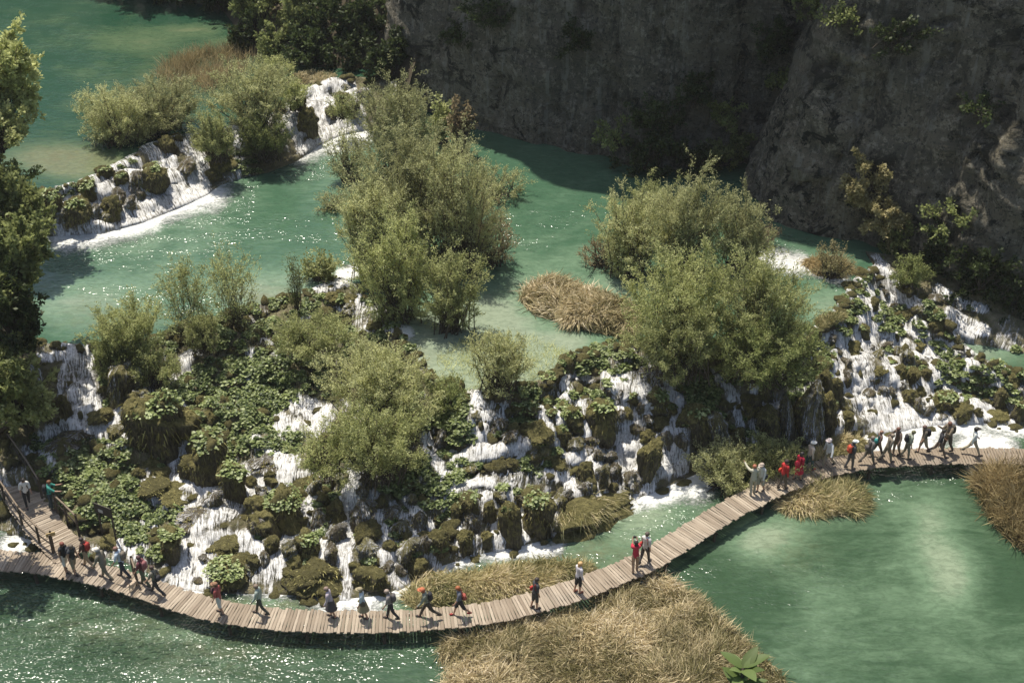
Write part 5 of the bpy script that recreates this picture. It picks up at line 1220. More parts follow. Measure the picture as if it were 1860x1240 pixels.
grass_bed('straw_islet', 'flattened straw tussock by the inner side of the boardwalk bend', [(1418, 905), (1445, 885), (1490, 875), (1535, 873), (1562, 890), (1568, 915), (1550, 938), (1510, 935), (1465, 938), (1430, 925)], 0.02, .5, 9000, 'straw_green', .9, (.6, 1.2), 6, cat='sedge mound', comb=-1.2)
grass_bed('straw_islet', 'small dry grass patch behind the walkers at the cascade foot', [(1475, 820), (1500, 800), (1530, 793), (1558, 800), (1572, 815), (1540, 822), (1500, 832), (1478, 838)], 0.02, .45, 3500, 'straw_green', .8, (.4, .8), 7, cat='sedge mound')
grass_bed('reed_bed', 'tall rust-brown reeds standing at the right edge under the boardwalk', [(1815, 850), (1880, 842), (1960, 850), (1980, 1040), (1900, 1030), (1850, 1000), (1815, 965), (1790, 925), (1765, 880), (1790, 870)], 0.02, .5, 16000, 'reed_rust', .45, (.7, 1.6), 8, comb=-1.5)
grass_bed('reed_bed', 'reddish reeds standing in the shallow end of the upper lake', [(280, 150), (300, 118), (360, 98), (430, 92), (470, 110), (440, 135), (400, 165), (350, 172), (310, 165)], 6.88, .15, 2600, 'reed_rust', .12, (.7, 1.5), 9, width=(.02, .035))
grass_bed('straw_islet', 'small dry islet with straw on the shaded side near the cliff', [(1455, 478), (1490, 468), (1530, 478), (1545, 495), (1520, 508), (1480, 500)], 4.57, .4, 3000, 'reed_rust', .85, (.5, .9), 10, cat='sedge mound')
grass_bed('straw_islet', 'dry grassy fringe along the far head of the small falls', [(520, 142), (560, 132), (610, 136), (600, 146), (550, 158), (525, 165)], 6.9, .25, 1500, 'straw', .7, (.3, .6), 11, cat='sedge mound')
grass_bed('straw_islet', 'low golden grass by the small turquoise basin above the cascade', [(1476, 585), (1505, 570), (1535, 572), (1520, 590), (1490, 600)], 4.55, .3, 2200, 'straw_green', .6, (.25, .5), 12, cat='sedge mound')
grass_bed('grassy_shallow', 'thin green reeds in the pale shallow at the end of the pool', [(790, 650), (850, 610), (960, 610), (1040, 640), (990, 690), (860, 715), (800, 690)], 4.57, .0, 2600, 'leaf_willow', .25, (.25, .6), 13, cat='reeds', width=(.015, .025), margin=.1)
# the mossy mound fallen from the cascade, with its roots trailing in the water
fm = at(1065, 945, 0)
V = rock_geo(77, .6) * np.array([2.6, 1.15, .95])
V[:, 2] += .18 * fbm(V[:, 0] * 1.6, V[:, 1] * 1.6, V[:, 2], 5, 4)
r_ = empty('fallen_mound', fm + (0, 0, .3), math.radians(30)); tag(r_, 'long brown and green mossy mound lying in the water before the middle falls', 'mossy mound')
link('moss_body', mesh_np('moss_body', V, IF, M['moss_rock']), r_)
rr = np.random.default_rng(8); n = 700
a = rr.uniform(0, 6.28, n); P = np.stack([np.cos(a) * 2.5 * rr.uniform(.2, 1, n), np.sin(a) * 1.1 * rr.uniform(.2, 1, n), rr.uniform(.1, .75, n)], 1)
V, F, rd = blades(P, rr.uniform(.25, .8, n), rr.uniform(.02, .035, n), np.stack([np.cos(a) * .4 + .2, np.sin(a) * .4 - .5, rr.uniform(-.1, .3, n)], 1) + rr.normal(size=(n, 3)) * .25, rr.uniform(.3, .9, n), 9)
link('roots', mesh_np('roots', V, F, M['straw_green'], {'rnd': ('FLOAT', rd)}, smooth=False), r_)

# leafy twig rising close in front of the overlook, and a second one at the bottom left
def twig(pxc, pyc, dist, label, leaves, size, seed):
    d = Vector(ray(pxc, pyc)).normalized(); tip = np.array([0, 0, CAM_H]) + np.array(d) * dist
    base = np.array([tip[0] * .6, 1.0, tip[2] - 3.4])
    base[1] = max(.6, tip[1] - 5.2)
    rr = np.random.default_rng(seed)
    org = base; root = empty('overlook_shrub', org); tag(root, label, 'shrub')
    tt = np.linspace(0, 1, 12)[:, None]
    mid = np.array([base[0], base[1] + 2.0, base[2] + .6])
    path = base * (1 - tt) ** 2 + 2 * mid * tt * (1 - tt) + tip * tt ** 2 - org
    v, f = tube_geo(path, np.linspace(.05, .008, 12), 6)
    link('stem', mesh_np('stem', v, f, M['bark']), root)
    for i in range(leaves):
        t = 1 - .022 * (i / leaves) ** 1.2
        c = (base * (1 - t) ** 2 + 2 * mid * t * (1 - t) + tip * t ** 2) - org
        an = i * 2.4 + rr.uniform(-.3, .3)
        dr = np.array([math.cos(an), math.sin(an), rr.uniform(.1, 1.1)]); dr /= np.linalg.norm(dr)
        sd = np.cross(dr, (0, 0, 1)); sd /= np.linalg.norm(sd); nn = np.cross(sd, dr)
        L = size * rr.uniform(.7, 1.15); W = L * .22
        us = np.linspace(0, 1, 8); prof = np.sin(np.pi * us ** .85) ** .8
        ctr = c + dr * (L * us)[:, None] - nn * (.35 * L * us ** 2)[:, None] * .6
        V = np.stack([ctr + sd * (W * prof)[:, None] + nn * (.25 * W * prof)[:, None], ctr, ctr - sd * (W * prof)[:, None] + nn * (.25 * W * prof)[:, None]], 1).reshape(-1, 3)
        ii = np.arange(7)[:, None] * 3
        F = np.concatenate([ii + [0, 1, 4, 3], ii + [1, 2, 5, 4]])
        link('leaf', mesh_np('leaf', V, F, M['big_leaf'], {'rnd': ('FLOAT', np.full(len(V), rr.random()))}), root)
twig(1350, 1212, 6.5, 'fresh green twig with large leaves poking up at the bottom edge', 20, .115, 4)
twig(60, 1262, 6.0, 'blurred yellow green leaf tip at the bottom left edge', 4, .06, 6)

# ------------------------------------------------------------------ boardwalk
DZ = 0.78
CL = [(-260, 1010), (-160, 1012), (-60, 1013), (0, 1017), (60, 1020), (115, 1029), (200, 1047), (300, 1080), (370, 1102), (440, 1116), (520, 1125), (600, 1128), (700, 1128), (800, 1122), (900, 1110), (975, 1092), (1060, 1066), (1130, 1038), (1195, 1007), (1255, 969),
      (1310, 934), (1360, 907), (1395, 889), (1431, 873), (1463, 861), (1498, 850), (1540, 841), (1590, 834), (1680, 828), (1760, 827), (1860, 829), (1960, 836), (2100, 850)]
def smooth_line(pts, z, step=.05):
    P = np.array([at(x, y, z) for x, y in pts])
    # Catmull-Rom
    out = []
    for i in range(len(P) - 1):
        p0, p1, p2, p3 = P[max(i - 1, 0)], P[i], P[i + 1], P[min(i + 2, len(P) - 1)]
        for t in np.linspace(0, 1, 40, endpoint=False):
            out.append(.5 * ((2 * p1) + (-p0 + p2) * t + (2 * p0 - 5 * p1 + 4 * p2 - p3) * t * t + (-p0 + 3 * p1 - 3 * p2 + p3) * t ** 3))
    out.append(P[-1]); out = np.array(out)
    ker = np.ones(41) / 41
    sm = np.stack([np.convolve(np.pad(out[:, i], 20, mode='edge'), ker, 'valid') for i in range(3)], 1)
    s = np.r_[0, np.cumsum(np.linalg.norm(np.diff(sm, axis=0), axis=1))]
    q = np.arange(0, s[-1], step)
    return np.stack([np.interp(q, s, sm[:, i]) for i in range(3)], 1)
def wood_mat():
    q = NT('weathered_wood')
    o = q.obj(); rnd = q.objrand()
    g = q.noise(q.mapping(o, (14, 1.4, 14)), 2.0, 5, .7)
    c = q.mix(q.step(rnd, 0, 1), (0.26, 0.21, 0.15), (0.49, 0.415, 0.315))
    c = q.mix(q.step(g, .35, .75), c, (0.17, 0.13, 0.095))
    c = q.mix(q.math('MULTIPLY', q.step(q.noise(q.pos(), .35, 4), .5, .75), .35), c, (0.24, 0.215, 0.185))
    q.L(c, q.b.inputs['Base Color']); q.b.inputs['Roughness'].default_value = .85
    q.L(q.bump(g, .01), q.b.inputs['Normal'])
    return q.m
M['wood'] = wood_mat()
M['old_wood'] = plain('old_wood', (0.085, 0.066, 0.046), .9, .35)
M['pale_wood'] = plain('pale_wood', (0.20, 0.155, 0.11), .85, .2)
PLANKS = []
for i in range(6):
    rr = np.random.default_rng(i)
    # along Y, split poles: slightly uneven edges and a worn round top
    k = 5; ys = np.linspace(-.5, .5, k); w = 1 + .08 * rr.normal(size=k)
    V = []
    for y, ww in zip(ys, w):
        V += [(-.5 * ww, y, -.5), (-.5 * ww, y, .3), (-.22 * ww, y, .5), (.22 * ww, y, .5), (.5 * ww, y, .3), (.5 * ww, y, -.5)]
    V = np.array(V); F = []
    for a in range(k - 1):
        for b in range(6): F.append([a * 6 + b, a * 6 + (b + 1) % 6, a * 6 + 6 + (b + 1) % 6, a * 6 + 6 + b])
    E = [[0, 5, 4, 1], [1, 4, 3, 2]]; E2 = [[x + (k - 1) * 6 for x in reversed(e)] for e in E]
    F = np.array(F)[:, ::-1]
    PLANKS.append((V, np.concatenate([F, np.array(E), np.array(E2)])))
PMESH = [mesh_np('plank', V, F, M['wood'], smooth=False) for V, F in PLANKS]
def walkway(name, label, line, width, max_parts, post_every=3.4, jitter=.03, post_z=-.9):
    root = empty(name, line[len(line) // 2] * (1, 1, 0)); tag(root, label, 'boardwalk')
    org = np.array(root.location)
    step = 3
    idx = list(range(0, len(line) - 1, step))
    tan = np.gradient(line, axis=0); tan[:, 2] = 0; tan /= np.linalg.norm(tan, axis=1)[:, None]
    Q = proj(line); vis = [i for i in idx if -8 < Q[i, 0] < 1868]
    chosen = set(sorted(vis, key=lambda i: -scale_at(line[i]))[:max_parts])
    restV, restF, n0 = [], [], 0
    for i in idx:
        p = line[i]; t = tan[i]
        a = math.atan2(t[1], t[0]) + random.gauss(0, .009)
        w = width * random.uniform(.95, 1.05); pw = .15 * random.uniform(.84, .95)
        off = random.gauss(0, jitter)
        c = p + np.array([-t[1], t[0], 0]) * off + np.array([0, 0, -.03 + random.gauss(0, .007)])
        k = random.randrange(6)
        if i in chosen:
            link('plank', PMESH[k], root, c - org, (random.gauss(0, .01), random.gauss(0, .03), a), (pw, w, .06))
        else:
            V = PLANKS[k][0] * np.array([pw, w, .06]); cs, sn = math.cos(a), math.sin(a)
            V = V @ np.array([[cs, sn, 0], [-sn, cs, 0], [0, 0, 1]]) + c - org
            restV.append(V); restF.append(PLANKS[k][1] + n0); n0 += len(V)
    if restV:
        tag(link('plank_run', mesh_np('plank_run', np.concatenate(restV), np.concatenate(restF), M['wood'], smooth=False), root), kind='stuff')
    for s in (-1, 1):
        L = line[::6] + np.stack([-tan[::6, 1], tan[::6, 0], 0 * tan[::6, 0]], 1) * s * (width / 2 - .22) - (0, 0, .13)
        v, f = tube_geo(L - org, .07, 6)
        link('beam', mesh_np('beam', v, f, M['old_wood']), root)
    ev = int(post_every / .05)
    for i in range(ev // 2, len(line), ev):
        p, t = line[i], tan[i]
        if not (-60 < Q[i, 0] < 1920): continue
        for s in (-1, 1):
            c = p + np.array([-t[1], t[0], 0]) * s * (width / 2 - .16)
            v, f = tube_geo(np.array([[c[0], c[1], post_z], [c[0] + random.gauss(0, .03), c[1], c[2] - .07]]) - org, [.085, .075], 7)
            link('post', mesh_np('post', v, f, M['old_wood']), root)
        c1, c2 = [p + np.array([-t[1], t[0], 0]) * s * (width / 2 - .02) - np.array([0, 0, .26]) for s in (-1, 1)]
        v, f = tube_geo(np.array([c1, c2]) - org, .065, 6)
        link('crossbeam', mesh_np('crossbeam', v, f, M['old_wood']), root)
    return root, tan
main_line = smooth_line(CL, DZ)
# the deck's width, from the depth of the walkway's near and far edge in the picture
W_MAIN = abs(at(700, 1107, DZ)[1] - at(700, 1147, DZ)[1])
main_root, main_tan = walkway('boardwalk', 'long curved plank boardwalk without railing crossing the lower lake', main_line, W_MAIN, 300)
SIDE = [(-80, 700), (-40, 760), (0, 815), (25, 870), (52, 915), (82, 958), (112, 990), (140, 1012)]
side_line = smooth_line(SIDE, 0.9)
side_line[:, 2] = np.linspace(2.0, DZ + .035, len(side_line)) 
# keep it in place in the view while it rises away from the junction
for i in range(len(side_line)):
    q = proj(smooth := side_line[i] * np.array([1, 1, 0]) + np.array([0, 0, .9]))
    side_line[i] = at(q[0], q[1], side_line[i, 2])
side_root, side_tan = walkway('side_boardwalk', 'shaded plank side walkway with pole railings joining the long boardwalk at the left', side_line, 1.75, 150)
def railing(px, z, hgt, label, post_step=2, name='railing'):
    P = [at(x, y, zz) for (x, y), zz in zip(px, z)]
    root = empty(name, P[0]); tag(root, label, 'railing'); o = P[0]
    pts = np.array(P) - o + (0, 0, hgt)
    pts[:, 2] += np.array([random.gauss(0, .03) for _ in pts])
    v, f = tube_geo(pts, .045, 6); link('rail', mesh_np('rail', v, f, M['pale_wood']), root)
    v, f = tube_geo(pts - (0, 0, hgt * .5), .035, 6); link('rail', mesh_np('rail', v, f, M['old_wood']), root)
    for p in P:
        q = p - o
        v, f = tube_geo(np.array([q - (0, 0, .5), q + (0, 0, hgt + .05)]), .06, 7); link('post', mesh_np('post', v, f, M['old_wood']), root)
railing([(-30, 850), (8, 905), (40, 950), (72, 985), (97, 1005)], [1.5, 1.3, 1.15, .95, .85], 1.0, 'pole railing on the lake side of the side walkway')
railing([(20, 815), (52, 862), (76, 900)], [1.6, 1.45, 1.3], 1.0, 'dark pole railing under the overhanging tree at the head of the side walkway')
railing([(104, 928), (122, 945), (143, 965)], [1.15, 1.05, .9], 1.0, 'short pole railing on the falls side by the woman in teal')
railing([(243, 1040), (250, 1062)], [DZ, DZ], .95, 'short post and rail stub between the walkers at the left cluster')
# signs
def sign(px, py, z, label, w, h, zc, col, rz, text_lines=(), extra=None):
    P = at(px, py, z); root = empty('sign', P, rz); tag(root, label, 'sign')
    for s in (-1, 1) if w > .6 else (0,):
        v, f = tube_geo(np.array([[s * w * .4, 0, -.4], [s * w * .4, 0, zc + h / 2 + .05]]), .05, 7); link('post', mesh_np('post', v, f, M['old_wood']), root)
    v, f = box_geo((0, -.07, zc), (w, .04, h)); link('board', mesh_np('board', v, f, col, smooth=False), root)
    if extra: 
        v, f = box_geo((extra[0], -.095, zc + extra[1]), (extra[2], .012, extra[3])); link('notice', mesh_np('notice', v, f, M['paper'], smooth=False), root)
M['paper'] = plain('paper', (.48, .47, .42), .7)
M['sign_dark'] = plain('sign_dark', (.045, .038, .028), .7)
M['sign_yellow'] = plain('sign_yellow', (.42, .30, .12), .7)
sign(196, 962, .9, 'dark wooden information board with a small pale notice among the leaves', 1.05, .55, 1.25, M['sign_dark'], math.radians(-28), extra=(-.15, -.08, .28, .17))
sign(99, 1003, DZ, 'small yellowish wooden direction sign on a post at the walkway junction', .42, .2, 1.15, M['sign_yellow'], math.radians(25))

# ------------------------------------------------------------------ people
import bmesh
CLOTH = {}
def cloth(c, rough=.85):
    if c not in CLOTH: CLOTH[c] = plain('cloth', c, rough, .15, 14)
    return CLOTH[c]
SKIN = plain('skin', (.42, .25, .17), .6, .08)
def body_mesh(pose):
    """one continuous skinned body. Local frame: +Y is ahead, +X the person's right."""
    ph, armL, armR, lean, hs = pose['step'], pose['aL'], pose['aR'], pose['lean'], pose.get('stout', 1.0)
    J = {}
    def rotx(v, a): return np.array([v[0], v[1] * math.cos(a) + v[2] * math.sin(a), v[2] * math.cos(a) - v[1] * math.sin(a)])
    pel = np.array([0, 0, .93]); J['pel'] = pel
    up = rotx(np.array([0, 0, 1.0]), lean)
    J['waist'] = pel + up * .17; J['chest'] = pel + up * .37; J['neckb'] = pel + up * .53; J['neck'] = pel + up * .60 + (0, .015, 0)
    nod = pose.get('nod', .15)
    hu = rotx(np.array([0, 0, 1.0]), lean + nod)
    J['head'] = J['neck'] + hu * .10 + (0, .02, 0); J['crown'] = J['head'] + hu * .105
    for s, ar, k in ((-1, armL, 'l'), (1, armR, 'r')):
        sh = J['neckb'] + np.array([s * .185 * hs, 0, -.045]); J['sh' + k] = sh
        a, b, o = ar                                    # upper arm swing, elbow bend, outward
        u = rotx(np.array([s * math.sin(o), 0, -math.cos(o)]), -a - lean * 0)
        el = sh + u * .29; f = rotx(np.array([s * math.sin(o) * .6, 0, -1.0]), -(a + b)); f /= np.linalg.norm(f)
        J['el' + k] = el; J['wr' + k] = el + f * .25; J['ha' + k] = el + f * .335
        hp = pel + np.array([s * .095 * hs, 0, -.03]); J['hp' + k] = hp
        th, kb = ((ph, max(0, -ph * .9) + .12) if s > 0 else (-ph, max(0, ph * .9) + .12))
        t = rotx(np.array([s * .02, 0, -1.0]), -th); kn = hp + t * .43
        c = rotx(np.array([0, 0, -1.0]), -(th - kb)); an = kn + c * .42
        J['kn' + k], J['an' + k] = kn, an; J['to' + k] = an + np.array([0, .15, -.055]) + (0, 0, .05 * max(0, -th))
    R = dict(pel=.135 * hs, waist=.125 * hs, chest=.145 * hs, neckb=.085, neck=.052, head=.098, crown=.07)
    for k in 'lr': R.update({'sh' + k: .068, 'el' + k: .043, 'wr' + k: .029, 'ha' + k: .036, 'hp' + k: .098 * hs, 'kn' + k: .06, 'an' + k: .042, 'to' + k: .04})
    E = [('pel', 'waist'), ('waist', 'chest'), ('chest', 'neckb'), ('neckb', 'neck'), ('neck', 'head'), ('head', 'crown')]
    for k in 'lr': E += [('neckb', 'sh' + k), ('sh' + k, 'el' + k), ('el' + k, 'wr' + k), ('wr' + k, 'ha' + k), ('pel', 'hp' + k), ('hp' + k, 'kn' + k), ('kn' + k, 'an' + k), ('an' + k, 'to' + k)]
    names = list(J); ix = {n: i for i, n in enumerate(names)}
    bm = bmesh.new(); lay = bm.verts.layers.skin.verify()
    vs = []
    for n in names:
        v = bm.verts.new(J[n]); v[lay].radius = (R[n], R[n] * (.72 if n in ('pel', 'waist', 'chest') else 1)); v[lay].use_root = n == 'pel'; vs.append(v)
    for a, b in E: bm.edges.new((vs[ix[a]], vs[ix[b]]))
    me = bpy.data.meshes.new('skeleton'); bm.to_mesh(me); bm.free()
    o = bpy.data.objects.new('skeleton', me); COL.objects.link(o)
    o.modifiers.new('s', 'SKIN').use_smooth_shade = True
    o.modifiers.new('d', 'SUBSURF').levels = 1
    dg = bpy.context.evaluated_depsgraph_get(); ev = o.evaluated_get(dg); m2 = ev.to_mesh()
    V = np.array([v.co[:] for v in m2.vertices]); F = [list(p.vertices) for p in m2.polygons]
    ev.to_mesh_clear(); bpy.data.objects.remove(o); bpy.data.meshes.remove(me)
    F = np.array([f for f in F if len(f) == 4])
    # which bone each face is nearest to
    C = V[F].mean(1); best = np.full(len(C), 1e9); own = np.zeros(len(C), int)
    for i, (a, b) in enumerate(E):
        A, B = J[a], J[b]; ab = B - A; t = np.clip(((C - A) @ ab) / (ab @ ab), 0, 1)
        d = np.linalg.norm(C - A - t[:, None] * ab, axis=1) / (R[a] + R[b])
        m = d < best; best[m] = d[m]; own[m] = i
    bone = [a.rstrip('lr') + '-' + b.rstrip('lr') if len(a) > 2 else a + b for a, b in E]
    return V, F, own, E, J
def hand_parts(J):
    out = []
    for s, k in ((-1, 'l'), (1, 'r')):
        w, h = J['wr' + k], J['ha' + k]; d = (h - w) / np.linalg.norm(h - w)
        side = np.cross(d, (s, 0, 0)); side /= np.linalg.norm(side) + 1e-9
        pal = np.cross(side, d)
        for i, L in enumerate((.060, .072, .068, .052)):
            b = h - d * .01 + side * (.022 - .015 * i)
            out.append(tube_geo(np.array([b, b + d * L * .55, b + d * L * .85 - pal * s * .02]), [.009, .008, .006], 5))
        b = w + d * .03 + side * .022
        out.append(tube_geo(np.array([b, b + d * .03 + side * .025, b + d * .06 + side * .03]), [.011, .009, .007], 5))
    return cat_geo(out)
def shell(V, F, sel, push):
    me_n = np.zeros_like(V); fn = np.cross(V[F[:, 2]] - V[F[:, 0]], V[F[:, 3]] - V[F[:, 1]])
    for j in range(4): np.add.at(me_n, F[:, j], fn)
    me_n /= np.linalg.norm(me_n, axis=1)[:, None] + 1e-9
    f = F[sel]; u = np.unique(f); mp = np.full(len(V), -1); mp[u] = np.arange(len(u))
    return V[u] + me_n[u] * push, mp[f]
def short(t, n=11):
    while len(t.split()) > n:
        k = max(t.rfind(x) for x in (' with ', ' and ', ' in ', ' at ', ' coming ', ' beside ', ' behind ', ' last ', ' on ', ' leaning ', ' looking ', ' tied ', ' alone ', ' of ', ' carrying '))
        if k < 8: break
        t = t[:k]
    return t
def person(px, py, face, label, top=(.4, .4, .4), bottom=(.08, .08, .09), hair=(.06, .04, .03), legs='trousers', sleeves='short', hat=None, bag=None, bagcol=(.03, .03, .035), step=.35, hgt=1.72, aL=None, aR=None,
           lean=.06, stout=1.0, skirt=False, deck=None, nod=.15, longhair=False, shoes=(.06, .05, .045), item=None):
    z = DZ + .008 if deck is None else deck
    P = at(px, py, z)
    tgt = at(px + face[0], py + face[1], z); dr = tgt - P; rz = math.atan2(dr[1], dr[0]) - math.pi / 2
    step = step * .78; sw = step
    V, F, own, E, J = body_mesh(dict(step=step, aL=aL or (sw * .8, .35, .12), aR=aR or (-sw * .8, .35, .12), lean=lean, stout=stout, nod=nod))
    zmin = V[:, 2].min(); sc = hgt / 1.72
    root = empty('person', P, rz); tag(root, label, 'person', 'walkers on the boardwalks'); root.scale = (sc, sc, sc)
    off = np.array([0, 0, -zmin])
    hv, hf = hand_parts(J)
    nose = ell_geo(J['head'] + (0, .098, .0), (.014, .02, .022), 6, 5)
    ears = [ell_geo(J['head'] + (s * .092, 0, 0), (.012, .022, .032), 6, 5) for s in (-1, 1)]
    BV, BF = cat_geo([(V, F), (hv, hf), nose] + ears)
    link('body', mesh_np('body', BV + off, BF, SKIN), root)
    ey = cat_geo([ell_geo(J['head'] + (s * .034, .088, .022), (.012, .01, .008), 6, 4) for s in (-1, 1)] + [ell_geo(J['head'] + (0, .092, -.045), (.026, .008, .006), 6, 4)])
    link('face', mesh_np('face', ey[0] + off, ey[1], cloth((.05, .03, .03))), root)
    eid = {e: i for i, e in enumerate(E)}
    tor = [eid[('pel', 'waist')], eid[('waist', 'chest')], eid[('chest', 'neckb')]] + [eid[('neckb', 'sh' + k)] for k in 'lr']
    if sleeves != 'none': tor += [eid[('sh' + k, 'el' + k)] for k in 'lr']
    if sleeves == 'long': tor += [eid[('el' + k, 'wr' + k)] for k in 'lr']
    v, f = shell(V, F, np.isin(own, tor), .018); v = v * (1, 1, 1) + off
    link('shirt' if sleeves == 'short' else ('jacket' if sleeves == 'long' else 'vest'), mesh_np('shirt', v, f, cloth(top)), root)
    lo = [eid[('pel', 'hp' + k)] for k in 'lr'] + [eid[('hp' + k, 'kn' + k)] for k in 'lr']
    if legs == 'trousers': lo += [eid[('kn' + k, 'an' + k)] for k in 'lr']
    v, f = shell(V, F, np.isin(own, lo), .015 if legs == 'trousers' else .022)
    link(legs, mesh_np('trousers', v + off, f, cloth(bottom)), root)
    if skirt:
        ks = np.linspace(0, 1, 5); rr_ = np.stack([.15 + .10 * ks, .13 + .15 * ks], 1)
        th = np.arange(14) / 14 * 2 * np.pi
        SV_ = np.concatenate([np.stack([a * np.cos(th) * (1 + .05 * np.sin(5 * th)), b * np.sin(th), np.full(14, 1.0 - .52 * k)], 1) for (a, b), k in zip(rr_, ks)])
        i = np.arange(4)[:, None] * 14; j = np.arange(14)[None]
        SF_ = np.stack([i + j, i + 14 + j, i + 14 + (j + 1) % 14, i + (j + 1) % 14], -1).reshape(-1, 4)
        link('skirt', mesh_np('skirt', SV_ + off, SF_, cloth(bottom)), root)
    for k in 'lr':
        a, t = J['an' + k], J['to' + k]; c = a * .45 + t * .55
        q = ell_geo((0, 0, 0), (.052, .14, .05), 8, 6); link('shoe', mesh_np('shoe', q[0] + c + (0, 0, -.005) + off, q[1], cloth(shoes)), root)
    hc = J['head'] + (0, -.018, .03)
    if hat:
        q = ell_geo(hc + (0, .01, .045), (.118, .13, .085), 12, 7); br = ell_geo(hc + (0, .05, .03), (.15, .19, .012), 12, 5)
        link('hat', mesh_np('hat', *[x + off if n == 0 else x for n, x in enumerate(cat_geo([q, br]))], cloth(hat)), root)
    q = ell_geo(hc + ((0, 0, 0) if not hat else (0, -.02, -.02)), (.108, .118, .105), 12, 8)
    hg = [q]
    if longhair: hg.append(ell_geo(hc + (0, -.07, -.13), (.095, .055, .17), 10, 7))
    hv2, hf2 = cat_geo(hg)
    link('hair', mesh_np('hair', hv2 + off, hf2, cloth(hair, .6)), root)
    def world_of(v): return np.array(root.matrix_basis @ Vector(v))
    if bag:
        bp = {'pack': (J['chest'] + (0, -.20, -.02), (.155, .105, .235)), 'front': (J['chest'] + (0, .2, -.03), (.13, .09, .16)), 'hip': (J['pel'] + (-.24, -.03, .08), (.07, .13, .13)), 'low': (J['waist'] + (0, -.20, 0), (.15, .10, .16))}[bag]
        b = empty('backpack' if bag in ('pack', 'low') else 'shoulder_bag', P, rz); b.scale = root.scale
        tag(b, ('backpack worn by the ' if bag in ('pack', 'low') else 'bag carried by the ') + short(label), 'bag', 'bags carried by the walkers')
        u = ell_geo((0, 0, 0), bp[1], 12, 9); sq = u[0].copy(); sq = np.sign(sq) * np.abs(sq / np.array(bp[1])) ** .75 * np.array(bp[1])
        link('pack', mesh_np('pack', sq + bp[0] + off, u[1], cloth(bagcol)), b)
        pk_ = ell_geo(np.array(bp[0]) + np.array([0, (-1 if bag in ('pack', 'low') else 1) * bp[1][1] * .85, -bp[1][2] * .3]) + off, (bp[1][0] * .65, bp[1][1] * .4, bp[1][2] * .4), 10, 6)
        link('pocket', mesh_np('pocket', *pk_, cloth(tuple(x * .8 for x in bagcol))), b)
        st = []
        for s in ((-1, 1) if bag != 'hip' else (1,)):
            sh = J['shr'] if s > 0 else J['shl']
            x = sh[0] * .55
            st.append(tube_geo(np.array([[x, bp[0][1] * .8, bp[0][2] + bp[1][2] * .6], [x, -.07, sh[2] + .075], [x, .05, sh[2] + .05], [x, .125, sh[2] - .16], [x * 1.25, .05, J['waist'][2]], [x, bp[0][1] * .6, J['waist'][2]]]), .02, 4))
        sv_, sf_ = cat_geo(st); link('strap', mesh_np('strap', sv_ + off, sf_, cloth(tuple(x * .7 for x in bagcol))), b)
    if item == 'cane':
        h = J['har']; b = empty('walking_cane', P, rz); tag(b, 'thin walking cane held by the ' + short(label), 'cane')
        v, f = tube_geo(np.array([h + off, [h[0] + .05, h[1] + .12, 0.01 / sc]]), .014, 6); link('shaft', mesh_np('shaft', v * sc, f, M['pale_wood']), b)
    if item == 'camera':
        h = (J['har'] + J['hal']) / 2; b = empty('camera_in_hand', P, rz); tag(b, 'black camera held up by the ' + short(label), 'camera')
        v, f = box_geo((0, 0, 0), (.15, .05, .09)); v2, f2 = tube_geo(np.array([[0, .02, 0], [0, .10, 0]]), [.035, .03], 9)
        link('camera_body', mesh_np('camera_body', (v + h + off) * sc, f, cloth((.02, .02, .022)), smooth=False), b); link('lens', mesh_np('lens', (v2 + h + off) * sc, f2, cloth((.03, .03, .035))), b)
    return root
Wt, Kh, Gy, Bk, Dn, Rd = (.72, .70, .66), (.27, .235, .165), (.16, .155, .15), (.025, .025, .028), (.06, .075, .11), (.42, .035, .03)
L_, R_ = (-30, 0), (30, 0)
def side_at(px, py, z): return at(px, py, z)
person(52, 919, (12, 26), 'walker in a white striped shirt with dark rucksack straps coming down the side walkway', Wt, Bk, (.03, .025, .02), sleeves='short', bag='pack', step=.3, deck=1.21)
person(95, 925, (30, -4), 'woman in a teal shirt leaning at the short railing of the side walkway', (.06, .30, .24), (.03, .05, .06), (.16, .07, .03), bag='pack', step=.08, aL=(.9, .6, .2), aR=(.9, .6, .2), deck=1.13, lean=.12)
person(121, 1037, (20, 8), 'walker in a black vest and white shorts at the junction', Bk, Wt, (.20, .06, .04), 'shorts', 'none', step=.18)
person(137, 1041, (20, 8), 'walker in a dark vest and khaki shorts beside the one in white shorts', (.035, .04, .045), Kh, (.15, .12, .09), 'shorts', 'none', bag='pack', bagcol=(.04, .04, .05), step=.2)
person(160, 1029, (-26, -4), 'walker in beige trousers carrying a big red rucksack', (.10, .06, .05), (.36, .28, .19), (.05, .035, .03), bag='pack', bagcol=(.38, .045, .035), step=.4)
person(193, 1051, (-26, -4), 'heavy man in khaki with a white cap and a cane', (.22, .20, .15), (.20, .18, .13), (.3, .28, .25), sleeves='long', hat=(.66, .62, .54), stout=1.22, step=.4, lean=.22, hgt=1.8, item='cane')
person(226, 1048, (-26, -3), 'man in a pale blue shirt and dark jeans with a tan and black rucksack', (.50, .58, .66), (.035, .045, .065), (.22, .12, .09), bag='pack', bagcol=(.20, .17, .13), step=.35, lean=.2, hgt=1.78)
person(263, 1063, (-26, -6), 'walker in a maroon shirt and green trousers behind the pale dog', (.16, .05, .06), (.10, .12, .08), (.07, .03, .03), bag='pack', bagcol=(.30, .12, .12), step=.35)
person(286, 1079, (-26, -8), 'striding walker in a grey shirt with small black rucksack last in the left cluster', (.24, .22, .17), (.05, .045, .045), (.08, .05, .04), bag='low', step=.6, hgt=1.7)
